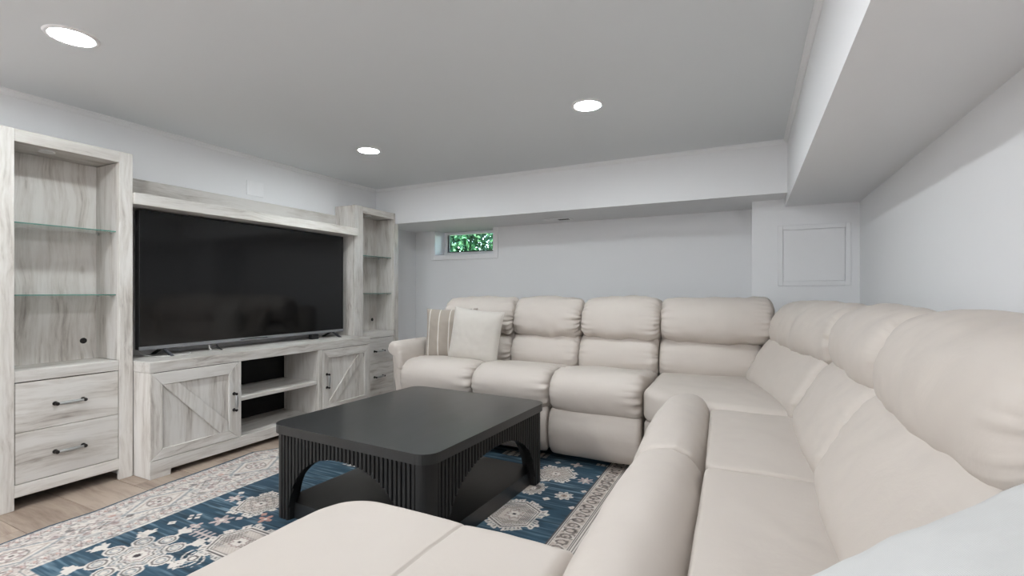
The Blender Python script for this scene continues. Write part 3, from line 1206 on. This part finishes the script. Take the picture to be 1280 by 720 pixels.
# seats of the side row: main cushion and padded footrest roll
PADP = [(.03, .335), (-.005, .39), (-.005, .46), (.03, .525), (.10, .553), (.17, .545), (.215, .50), (.235, .42), (.2, .35), (.1, .32)]
for k, (pa, pb, re_) in enumerate((((-.412, 2.70), (-.375, 1.722), (.075, .022)), ((-.370, 1.716), (-.350, .80), (.022, .03)), ((-.350, .79), (-.345, .12), (.03, .05)))):
    ya, yb = pa[1], pb[1]
    xa, xb = pa[0] + .235, pb[0] + .240
    poly_cushion('seat_cushion', sofa, [(xb, yb), (.26 if k < 2 else .62, yb), (.26 if k < 2 else .62, min(ya, 2.58)), (xa, min(ya, 2.58))], .36, .512, .008, .02, .006, 81 + k)
    sweep_cushion('footrest_pad', sofa, [pa, pb], 1, PADP, re_, .012, (.004, .006), .006, 91 + k, 84)
    sweep_cushion('footrest_panel', sofa, [(pa[0] + .01, ya - .004), (pb[0] + .01, yb + .004)], 1, FOOTP, .03, .006, (.002, .002), .004, 101 + k, 56)
# wedge seat
poly_cushion('seat_cushion', sofa, [(-.566, 2.865), (-.52, 2.80), (-.45, 2.72), (-.37, 2.62), (-.2, 2.58), (.0, 2.55), (.22, 2.54), (.22, 2.9), (.14, 3.25), (.02, 3.52), (-.25, 3.50), (-.566, 3.48), (-.567, 3.2)], .333, .535, .018, .06, .006, 111)
poly_cushion('footrest_panel', sofa, [(-.563, 2.88), (-.50, 2.81), (-.43, 2.72), (-.345, 2.60), (-.1, 2.60), (-.1, 3.1), (-.563, 3.1)], .065, .335, .004, .03, .003, 112)
# inner frame: plinths and back shells
box('base_frame', M_LEATHER, sofa, -2.37, -.575, 2.97, 3.80, .05, .34, .01)
box('base_frame', M_LEATHER, sofa, -.57, .60, 3.02, 3.80, .05, .34, .01)
box('base_frame', M_LEATHER, sofa, -.22, .60, .22, 3.01, .05, .34, .01)


def shell(outline, z0, z1, bev=.03):
    b = bmesh.new()
    add_prism(b, [(x, y, z0) for x, y in outline], (0, 0, z1 - z0))
    bmesh.ops.bevel(b, geom=b.edges[:], offset=bev, segments=3, affect='EDGES')
    o = bm_obj('back_shell', b, M_LEATHER, sofa, True)
    return o


shell([(-2.38, 3.60), (.02, 3.62), (.18, 3.70), (.18, 3.88), (-2.38, 3.88)], .10, .93)
shell([(.42, .92), (.63, .92), (.63, 3.30), (.42, 3.10)], .10, .93)
shell([(.16, 3.62), (.30, 3.20), (.40, 3.05), (.63, 3.27), (.63, 3.50), (.45, 3.80), (.19, 3.88)], .10, .93)
for fx, fy in ((-2.28, 3.05), (-2.28, 3.75), (-.7, 3.05), (-.7, 3.75), (.5, 3.7), (.5, .4), (-.1, .4), (-.1, 2.4)):
    b = bmesh.new()
    add_tube(b, [(fx, fy, .0075), (fx, fy, .055)], .025, 12)
    bm_obj('foot', b, M_BLACKPLASTIC, sofa)
# flared arm at the far end of the back row: slab, padded top and front facing
ARM = [(-2.352, .06), (-2.347, .30), (-2.37, .52), (-2.415, .63), (-2.45, .66), (-2.475, .62), (-2.462, .45), (-2.44, .25), (-2.43, .06)]
AX = -2.35
# the path runs away from the camera; depth axis points to -x
armp = [(AX - x, z) for x, z in ARM]
sweep_cushion('arm', sofa, [(AX, 2.90), (AX, 3.78)], 1, armp, .02, .0, (0, 0), .003, 121, 64)
padp = [(.03, .50), (.03, .58), (.055, .665), (.10, .70), (.145, .70), (.168, .665), (.158, .625), (.13, .60), (.10, .57), (.07, .50)]
sweep_cushion('arm_pad', sofa, [(AX, 2.885), (AX, 3.62)], 1, padp, .03, .004, (.006, .006), .004, 122, 60)

# ottoman / chaise in front of the camera
ott = thing('ottoman', (-.75, .6, .0065), 'wide cream leather ottoman with rounded corner and stitched seam before the coffee table', 'ottoman')


def rr_outline(x0, x1, y0, y1, rs):
    """corner radii for (x0,y0) (x1,y0) (x1,y1) (x0,y1)"""
    out = []
    for (cx, cy, a0), r in zip(((x0, y0, 180), (x1, y0, 270), (x1, y1, 0), (x0, y1, 90)), rs):
        ox = cx + (r if cx == x0 else -r)
        oy = cy + (r if cy == y0 else -r)
        for k in range(9):
            a = math.radians(a0 + 90 * k / 8)
            out.append((ox + r * math.cos(a), oy + r * math.sin(a)))
    return out




def ottoman_top():
    x0, x1, y0, y1, z0, z1 = -1.148, -.378, .12, 1.135, .26, .462
    seam, er = -.695, .045
    CRN = {(-1, 1): .15, (-1, -1): .12, (1, -1): .06, (1, 1): .02}
    cx, cy, hx, hy = (x0 + x1) / 2, (y0 + y1) / 2, (x1 - x0) / 2, (y1 - y0) / 2
    bend = lambda n: np.sign(np.linspace(-1, 1, n)) * (1 - (1 - np.abs(np.linspace(-1, 1, n))) ** 1.7)
    U = np.unique(np.concatenate([bend(90), (seam - cx + np.linspace(-.02, .02, 13)) / hx]))
    V = bend(80)
    verts = []
    for u in U:
        for v in V:
            r = CRN[(1 if u >= 0 else -1, 1 if v >= 0 else -1)]
            x, y = u * hx, v * hy
            ax, ay = abs(x) - (hx - r), abs(y) - (hy - r)
            if ax > 0 and ay > 0:       # square corner cell squeezed onto the quarter round
                m = max(ax, ay)
                k = m / math.hypot(ax, ay)
                ax, ay = ax * k, ay * k
                x, y = math.copysign(hx - r + ax, u), math.copysign(hy - r + ay, v)
                d = r - m
            else:
                d = min(hx - abs(x), hy - abs(y))
            d = max(0.0, d)
            e = er * (1 - math.sqrt(max(0, 1 - (1 - min(d, er) / er) ** 2)))
            X_, Y_ = cx + x, cy + y
            g = math.exp(-((X_ - seam - .006 * math.sin(Y_ * 5)) / .0035) ** 2) * .006 + .004 * math.exp(-abs(X_ - seam) / .03)
            q = Vector((X_ * 4, Y_ * 4, 1.7))
            verts.append((X_, Y_, z1 - e - g + .004 * mnoise.noise(q) + .0016 * mnoise.noise(q * 4) + .008 * (1 - u * u) * (1 - v * v)))
    nu, nv = len(U), len(V)
    faces = [(i * nv + j, (i + 1) * nv + j, (i + 1) * nv + j + 1, i * nv + j + 1) for i in range(nu - 1) for j in range(nv - 1)]
    rim = [i * nv for i in range(nu)] + [(nu - 1) * nv + j for j in range(1, nv)] + [i * nv + nv - 1 for i in range(nu - 2, -1, -1)] + [j for j in range(nv - 2, 0, -1)]
    base = len(verts)
    for zz, inset in ((z0 + .05, 0.0), (z0, .02)):
        for k in rim:
            x, y, _ = verts[k]
            verts.append((x + (cx - x) * inset, y + (cy - y) * inset, zz))
    n = len(rim)
    for k in range(n):
        a, b_ = k, (k + 1) % n
        faces.append((rim[a], rim[b_], base + b_, base + a))
        faces.append((base + a, base + b_, base + n + b_, base + n + a))
    faces.append(tuple(base + n + k for k in range(n)))
    py_obj('top_cushion', verts, faces, M_LEATHER, ott, True)


ottoman_top()
b = bmesh.new()
add_prism(b, [(x, y, .05) for x, y in rr_outline(-1.13, -.385, .14, 1.085, (.11, .06, .06, .13))], (0, 0, .25))
bm_obj('base', b, M_LEATHER, ott)
for fx, fy in ((-1.0, .25), (-1.0, .95), (-.48, .25), (-.48, .95)):
    b = bmesh.new()
    add_tube(b, [(fx, fy, .0075), (fx, fy, .055)], .025, 12)
    bm_obj('foot', b, M_BLACKPLASTIC, ott)


# ------------------------------------------------------------------ throw pillows
def throw_pillow(name, label, size, thick, centre, ux, uz, mat, seed, wrinkle=.006):
    """square pillow: local x along its width, local z up its height, local y its thickness"""
    n = 44
    hs = size / 2
    verts, faces = [], []
    for side in (1, -1):
        for i in range(n + 1):
            for j in range(n + 1):
                u, v = -1 + 2 * i / n, -1 + 2 * j / n
                # corners reach out, edge middles pull in
                x = u * hs * (1 - .055 * (1 - v * v))
                z = v * hs * (1 - .055 * (1 - u * u))
                h = max(0, (1 - abs(u) ** 3.2)) ** .62 * max(0, (1 - abs(v) ** 3.2)) ** .62
                w = Vector((x * 9 + seed, z * 9, side * 3.0))
                ed = 1 - (1 - abs(u)) * (1 - abs(v))
                ruff = wrinkle * (mnoise.noise(w) + .5 * mnoise.noise(w * 2.7)) * h ** .3
                y = side * (thick / 2 * h + ruff + .0015)
                verts.append((x, y, z))
    m = (n + 1) ** 2
    for s in range(2):
        for i in range(n):
            for j in range(n):
                a = s * m + i * (n + 1) + j
                q = (a, a + 1, a + n + 2, a + n + 1)
                faces.append(q if s == 0 else q[::-1])
    # join the two faces round the rim
    rim = [i * (n + 1) for i in range(n + 1)] + [n * (n + 1) + j for j in range(1, n + 1)] + [i * (n + 1) + n for i in range(n - 1, -1, -1)] + [j for j in range(n - 1, 0, -1)]
    for a, b_ in zip(rim, rim[1:] + rim[:1]):
        faces.append((a, b_, b_ + m, a + m))
    o = py_obj(name, verts, faces, mat, None, True)
    ux = Vector(ux).normalized()
    uz = Vector(uz).normalized()
    uy = uz.cross(ux).normalized()
    uz = ux.cross(uy).normalized()
    from mathutils import Matrix
    R = Matrix((ux, uy, uz)).transposed()
    o.matrix_world = Matrix.Translation(Vector(centre)) @ R.to_4x4()
    return tag(o, label, 'pillow')


throw_pillow('throw_pillow', 'taupe throw pillow with thin cream stripes leaning at the far sofa arm', .435, .15, (-2.18, 3.27, .742),
             (.95, .30, .02), (-.02, .22, .97), M_TAUPE, 3)
throw_pillow('throw_pillow', 'plain cream square throw pillow propped in front of the striped taupe one', .425, .17, (-1.885, 3.16, .748),
             (.985, .07, -.10), (-.05, .13, .98), M_CREAM, 8)
throw_pillow('throw_pillow', 'white cotton pillow lying on the side row close to the camera', .60, .20, (.355, .655, .716),
             (.30, .10, .175), (.0, .97, .22), M_WHITE, 15, .008)

# ------------------------------------------------------------------ rug, printed pattern carried as a colour attribute
RX0, RX1, RY0, RY1 = -2.92, -.46, .43, 3.47
STEP = .0042
nx, ny = int((RX1 - RX0) / STEP) + 1, int((RY1 - RY0) / STEP) + 1
gx = np.linspace(RX0, RX1, nx)
gy_ = np.linspace(RY0, RY1, ny)
X, Y = np.meshgrid(gx, gy_, indexing='ij')
LIN = lambda *c: np.array(srgb(*c)[:3])


def vnoise(fx, fy, seed):
    r = np.random.default_rng(seed)
    a, b_ = int((RX1 - RX0) * fx) + 3, int((RY1 - RY0) * fy) + 3
    G = r.random((a, b_))
    px, py_ = (X - RX0) * fx, (Y - RY0) * fy
    ix, iy = px.astype(int), py_.astype(int)
    u, v = px - ix, py_ - iy
    u, v = u * u * (3 - 2 * u), v * v * (3 - 2 * v)
    return (G[ix, iy] * (1 - u) + G[ix + 1, iy] * u) * (1 - v) + (G[ix, iy + 1] * (1 - u) + G[ix + 1, iy + 1] * u) * v


NAVY, TEAL, STREAK = LIN(38, 60, 76), LIN(50, 84, 102), LIN(122, 146, 160)
CREAM, DARK, TAN, MAUVE, GREY, PINK, CORAL = LIN(212, 204, 196), LIN(62, 54, 56), LIN(168, 150, 138), LIN(134, 108, 108), LIN(146, 149, 151), LIN(196, 180, 174), LIN(186, 142, 128)
n1 = vnoise(2.2, 3.0, 1)
C = NAVY + (TEAL - NAVY) * n1[..., None]
st = vnoise(5, 95, 2) * .55 + vnoise(12, 170, 3) * .45
patch = np.clip((vnoise(2.6, 3.4, 4) - .25) * 1.8, 0, 1)
a = np.clip((st - .50) * 3.2, 0, 1) * (.35 + .65 * patch)
C = C + (STREAK - C) * (a * .9)[..., None]
dk = np.clip((vnoise(6, 80, 5) - .62) * 3, 0, 1) * .55
C = C * (1 - dk)[..., None]


def put(mask, col, al=1.0):
    m = (np.clip(mask, 0, 1) if mask.dtype != bool else mask.astype(float)) * al
    global C
    C += (col - C) * m[..., None]


def win_(cx, cy, r):
    i0, i1 = np.searchsorted(gx, (cx - r, cx + r))
    j0, j1 = np.searchsorted(gy_, (cy - r, cy + r))
    return slice(i0, i1), slice(j0, j1)


class Local:
    def __init__(self, cx, cy, r, rot=0.0):
        self.w = win_(cx, cy, r * 1.6)
        dx, dy = X[self.w] - cx, Y[self.w] - cy
        c_, s_ = math.cos(rot), math.sin(rot)
        self.x, self.y = dx * c_ + dy * s_, -dx * s_ + dy * c_
        self.r = np.hypot(self.x, self.y)
        self.a = np.arctan2(self.y, self.x)

    def put(self, mask, col, al=1.0):
        sub = C[self.w]
        m = mask.astype(float) * al
        sub += (np.asarray(col) - sub) * m[..., None]


def diamond(cx, cy, s, col=CREAM):
    L = Local(cx, cy, s)
    L.put(np.abs(L.x) + np.abs(L.y) < s, col)
    L.put(np.abs(L.x) + np.abs(L.y) < s * .35, TAN, .6)


def cross4(cx, cy, s):
    for dx, dy in ((s, 0), (-s, 0), (0, s), (0, -s)):
        diamond(cx + dx, cy + dy, s * .62)


def star(cx, cy, r, n=8, col=CREAM, inner=TAN, rot=0.0):
    L = Local(cx, cy, r, rot)
    rim = r * (.62 + .38 * np.abs(((L.a * n / (2 * PI)) % 1) * 2 - 1))
    L.put(L.r < rim, col)
    L.put((L.r < rim * .78) & (L.r > rim * .66), DARK, .75)
    L.put(L.r < rim * .4, inner)
    L.put(L.r < rim * .16, DARK, .8)


def flower(cx, cy, r, col, n=6):
    L = Local(cx, cy, r)
    rim = r * (.7 + .3 * np.cos(L.a * n))
    L.put(L.r < rim, col, .95)
    L.put((L.r < rim * .62) & (L.r > rim * .5), MAUVE, .7)
    L.put(L.r < r * .2, CREAM)


def hexmetric(L, a, b_):
    ax, ay = np.abs(L.x) / a, np.abs(L.y) / b_
    return np.maximum(ay, ax * .72 + ay * .46)


def hooked(cx, cy, a, b_, rot=0.0, arms=14, hooks=True):
    """medallion: toothed ring, dark contour lines, patterned heart, hooks reaching out"""
    R = max(a, b_)
    L = Local(cx, cy, R * 1.45, rot)
    h = hexmetric(L, a, b_)
    th = L.a * arms / (2 * PI)
    tooth = (th % 1)
    L.put((h < 1.20) & (h > .98) & (tooth > .22) & (tooth < .72), CREAM)
    L.put((h < 1.13) & (h > .98) & (np.abs(tooth - .47) < .07), DARK, .8)
    if hooks:
        for k in range(8):
            ang = PI / 8 + k * PI / 4
            ux, uy = math.cos(ang), math.sin(ang)
            p = L.x * ux / a + L.y * uy / b_
            q = -L.x * uy / b_ + L.y * ux / a
            L.put((p > 1.0) & (p < 1.36) & (np.abs(q) < .045), CREAM)
            L.put((np.abs(p - 1.36) + np.abs(q) < .15), CREAM)
            L.put((p > 1.06) & (p < 1.30) & (np.abs(np.abs(q) - .13) < .035), CREAM, .9)
    L.put(h < 1.0, CREAM)
    L.put((h < .93) & (h > .87), DARK, .9)
    L.put((h < .80) & (h > .76), DARK, .8)
    zig = np.abs((((L.x + L.y) / R * 7) % 1) - .5) * 2
    zig2 = np.abs((((L.x - L.y) / R * 7) % 1) - .5) * 2
    L.put((h < .74), TAN, .45)
    L.put((h < .72) & (h > .30) & (np.abs(zig - zig2) < .20), DARK, .75)
    L.put((h < .72) & (h > .30) & (zig > .78) & (zig2 > .4), CREAM, .9)
    st_ = .30 * (.62 + .38 * np.abs(((L.a * 8 / (2 * PI)) % 1) * 2 - 1))
    L.put(h < st_ * 1.25, MAUVE, .7)
    L.put(h < st_, CREAM)
    L.put(h < .07, DARK)


def comb(cx, cy, w, hgt):
    L = Local(cx, cy, max(w, hgt))
    inside = (np.abs(L.x) < w) & (np.abs(L.y) < hgt)
    L.put(inside & ((np.abs(((L.y / .022) % 1) - .5) < .27) | (np.abs(L.x) < w * .18)), CREAM)
    L.put(inside & (np.abs(np.abs(L.x) - w * .45) < .004), DARK, .8)


def scroll(cx, cy, r):
    L = Local(cx, cy, r)
    arm = np.abs(np.sin(3 * L.a + 16 * L.r / r * .5)) < .42
    L.put((L.r < r) & (L.r > r * .34) & arm, CREAM)
    L.put((L.r < r) & (L.r > r * .34) & (np.abs(np.sin(3 * L.a + 8 * L.r / r)) < .12), DARK, .9)
    L.put(L.r < r * .36, CREAM)
    L.put((L.r < r * .28) & (L.r > r * .18), DARK, .9)


# large snowflake medallion near the corner of the field
def snowflake(cx, cy, R):
    L = Local(cx, cy, R * 1.05, .18)
    for k in range(8):
        ang = k * PI / 4
        p = L.x * math.cos(ang) + L.y * math.sin(ang)
        q = -L.x * math.sin(ang) + L.y * math.cos(ang)
        L.put((p > 0) & (p < R * .86) & (np.abs(q) < R * .035), CREAM)
        L.put((np.abs(p - R * .86) + np.abs(q) * .8 < R * .13), CREAM)
        L.put((p > R * .74) & (p < R * .98) & (np.abs(np.abs(q) - (p - R * .74) * .55) < R * .03), CREAM)
        L.put((np.hypot(p - R * .52, np.abs(q)) < R * .17), CREAM)
        L.put((np.abs(np.hypot(p - R * .52, np.abs(q)) - R * .12) < R * .016), DARK, .8)
        L.put((np.abs(np.hypot(p - R * .52, np.abs(q)) - R * .065) < R * .014), GREY, .9)
    oc = L.r * (1 + .10 * np.cos(8 * L.a))
    L.put(oc < R * .40, CREAM)
    for f, c_, al in ((.36, DARK, .8), (.30, GREY, .8), (.24, DARK, .75), (.17, MAUVE, .7)):
        L.put((oc < R * f) & (oc > R * (f - .028)), c_, al)
    z = np.abs(((L.a * 16 / (2 * PI)) % 1) - .5) * 2
    L.put((oc < R * .38) & (oc > R * .26) & (z > .6), GREY, .6)
    L.put(oc < R * .13, CREAM)
    L.put(oc < R * .06, DARK)


snowflake(-2.255, 1.075, .245)
hooked(-2.24, 1.62, .085, .11, .1, 12)
diamond(-2.42, 1.17, .022); diamond(-2.43, 1.30, .02); cross4(-2.40, 1.385, .022)
diamond(-2.455, 1.66, .018); flower(-2.42, 1.60, .045, PINK)
flower(-2.245, 1.42, .055, PINK); diamond(-2.19, 1.47, .02, PINK)
for dx in (-.05, -.02, .01, .04):
    L = Local(-2.19 + dx, 1.30, .05)
    L.put((np.abs(L.x) < .007) & (np.abs(L.y) < .03), PINK, .8)
L = Local(-2.18, 1.30, .09)
L.put((np.abs(L.x) < .075) & (np.abs(L.y) < .006), PINK, .8)
flower(-2.30, 1.33, .035, PINK, 4)
hooked(-1.98, 1.33, .10, .115, 0, 12)
scroll(-2.03, 1.165, .075)
flower(-2.07, 1.52, .04, CORAL, 4); diamond(-2.12, 1.55, .018, CORAL)
comb(-2.24, 2.30, .055, .09); diamond(-2.44, 2.24, .022); comb(-2.30, 2.62, .07, .06)
scroll(-2.40, 2.85, .07); flower(-2.1, 2.78, .05, PINK); hooked(-1.75, 3.1, .13, .13)
hooked(-1.6, 2.07, .2, .24, 0, 18); hooked(-1.6, 1.2, .13, .15, 0, 14); scroll(-1.3, 1.05, .07)
# right-hand side of the field
hooked(-1.03, 2.097, .112, .115, PI / 2, 16)
hooked(-1.035, 2.67, .085, .10, .2, 12)
hooked(-1.07, 2.42, .06, .055, PI / 2, 10, False)
star(-.885, 2.40, .055); flower(-.845, 2.645, .048, PINK, 8)
diamond(-.955, 2.325, .022); diamond(-.80, 2.285, .02); diamond(-.805, 2.50, .018); diamond(-.79, 2.74, .02)
flower(-.97, 2.86, .04, PINK, 4); diamond(-1.09, 2.85, .02)
comb(-1.24, 2.93, .05, .05); comb(-1.43, 2.88, .06, .045); comb(-.82, 2.93, .04, .016)
hooked(-.98, 1.45, .10, .12); star(-.86, 1.75, .05)
# faded patches over the motifs
fade = np.clip((vnoise(9, 60, 8) - .60) * 3, 0, 1) * .35
C += (NAVY - C) * fade[..., None]

# borders
BW = .40


def border(dist, along, narrow=False):
    """dist: inward distance from the outer edge, along: running coordinate"""
    global C
    inb = dist < BW
    base = CREAM * (.93 + .10 * vnoise(30, 30, 21)[..., None])
    C = np.where(inb[..., None], base, C)
    nz_ = vnoise(55, 55, 22)
    nz2 = vnoise(90, 90, 23)

    def p(m, col, al):
        global C
        mm = (inb & m).astype(float) * al
        C += (col - C) * mm[..., None]
    p((nz_ > .60), MAUVE, .30)
    p((nz2 > .70), DARK, .50)
    p((nz_ < .26), GREY, .45)
    # guard stripes
    for d0, d1 in ((.030, .085), (.315, .375)):
        g = (dist > d0) & (dist < d1)
        zz = np.abs((along / .036) % 1 - .5) * 2 * (d1 - d0)
        p(g & (np.abs(zz - (dist - d0)) < .006), MAUVE, .75)
        p(g & (np.abs(((along + .018) / .036) % 1 - .5) < .12) & (np.abs(dist - (d0 + d1) / 2) < .010), CORAL, .55)
    for d0 in (.026, .088, .100, .304, .312, .378):
        p(np.abs(dist - d0) < .0028, GREY * .75, .85)
    # lozenges with flowers in the main band
    per = .56
    u = ((along / per) % 1 - .5) * per
    v = dist - .20
    hx = np.abs(u) / .17 + np.abs(v) / .095
    p(np.abs(hx - 1) < .075, GREY, .9)
    p(hx < .92, CREAM, .75)
    p(np.abs(hx - .70) < .05, TAN, .7)
    rr = np.hypot(u, v)
    aa = np.arctan2(v, u)
    p((rr < .050 * (.75 + .25 * np.cos(6 * aa))) & (rr > .022), MAUVE, .65)
    p(np.abs(rr - .052) < .004, DARK, .6)
    p(rr < .010, DARK, .8)
    u2 = (((along / per) + .5) % 1 - .5) * per
    for k in range(3):
        hx2 = np.abs(np.abs(u2) - .035 * k) + np.abs(v) * 1.15
        p(np.abs(hx2 - .055) < .006, [DARK, MAUVE, GREY][k], .6)
    for du, dv, c_ in ((.06, .05, MAUVE), (-.07, -.045, DARK), (.09, -.05, CORAL), (-.05, .06, MAUVE), (.13, .03, DARK), (-.13, -.03, MAUVE)):
        p(np.hypot(u2 - du, v - dv) < .016, c_, .6)
    p(dist < .020, LIN(58, 76, 92), 1.0)


def right_border():
    """narrower printed edge beside the side row of the sofa"""
    global C
    d = X - (-.792)
    inb = d > 0
    C = np.where(inb[..., None], CREAM * (.95 + .08 * vnoise(30, 30, 31)[..., None]), C)

    def p(m, col, al):
        global C
        mm = (inb & m).astype(float) * al
        C += (col - C) * mm[..., None]
    band = (d > .022) & (d < .100)
    p(band, TAN, .55)
    ph = (Y / .055) % 1
    v = (d - .061) / .039
    p(band & (np.abs(np.hypot((ph - .5) * 2, v) - .62) < .16), DARK, .7)
    p(band & (np.abs(v - np.sin(2 * PI * Y / .11)) < .22), CREAM, .9)
    p(band & (vnoise(80, 80, 33) > .68), DARK, .6)
    for d0 in (.006, .017, .104, .114, .126, .138):
        p(np.abs(d - d0) < .0026, DARK, .92)
    p((d > .145) & (d < .185) & (np.abs((Y / .05) % 1 - .5) < .10), DARK, .7)
    p((d > .15) & (vnoise(70, 70, 34) > .66), MAUVE, .45)
    p(d > .30, LIN(58, 76, 92), 1.0)


border(X - RX0, Y)
dY = Y - RY0
keep = C.copy()
border(dY, X)
mY = (dY < BW) & (dY < (X - RX0))
C = np.where(mY[..., None], C, keep)
right_border()
speck = vnoise(220, 220, 41)
C *= (.93 + .12 * speck)[..., None]

# lay the rug with slightly rippled long edge
Zr = .0055 + 0 * X
edge_w = np.clip(1 - (X - RX0) / .5, 0, 1) ** 1.5
wave = np.interp(Y, [.43, .86, 1.03, 1.20, 1.30, 1.57, 1.90, 2.12, 2.20, 2.30, 2.6, 3.5],
                 [.03, .03, .005, .012, -.004, -.048, -.075, -.10, -.04, .0, .005, .005])
Xr = X + edge_w * wave
Zr = Zr + edge_w * .006 * np.clip(np.sin(Y * 9.0 + 1.0), 0, 1) * np.clip((X - RX0) / .06, 0, 1)
ii = np.arange(nx)[:, None] * np.ones((1, ny))
jj = np.arange(ny)[None, :] * np.ones((nx, 1))
rim = (ii == 0) | (ii == nx - 1) | (jj == 0) | (jj == ny - 1)
Zr[rim] = .0006
Vv = np.stack([Xr, Y, Zr], -1).reshape(-1, 3).astype(np.float32)
idx = np.arange(nx * ny).reshape(nx, ny)
Q = np.stack([idx[:-1, :-1], idx[1:, :-1], idx[1:, 1:], idx[:-1, 1:]], -1).reshape(-1, 4)
me = bpy.data.meshes.new('area_rug')
me.vertices.add(len(Vv))
me.vertices.foreach_set('co', Vv.ravel())
me.loops.add(Q.size)
me.loops.foreach_set('vertex_index', Q.ravel().astype(np.int32))
me.polygons.add(len(Q))
me.polygons.foreach_set('loop_start', (np.arange(len(Q)) * 4).astype(np.int32))
me.update(calc_edges=True)
at = me.color_attributes.new('print', 'FLOAT_COLOR', 'POINT')
cc = np.ones((len(Vv), 4), np.float32)
cc[:, :3] = np.clip(C, 0, 1).reshape(-1, 3)
at.data.foreach_set('color', cc.ravel())
nt = NT('rug_print')
av = nt.n('VertexColor')
av.layer_name = 'print'
nt.l(av.outputs['Color'], nt.b.inputs['Base Color'])
nt.set(Roughness=.95)
tcn = nt.n('TexCoord')
wv = nt.n('TexNoise', i_Scale=420.0)
nt.l(tcn.outputs['Object'], wv.inputs['Vector'])
bp = nt.n('Bump', i_Strength=.2, i_Distance=.001)
nt.l(wv.outputs[0], bp.inputs['Height'])
nt.l(bp.outputs[0], nt.b.inputs['Normal'])
rug = link_mesh('area_rug', me, nt.m, None, True)
tag(rug, 'blue distressed area rug with cream tribal medallions and a pale patterned border', 'rug')
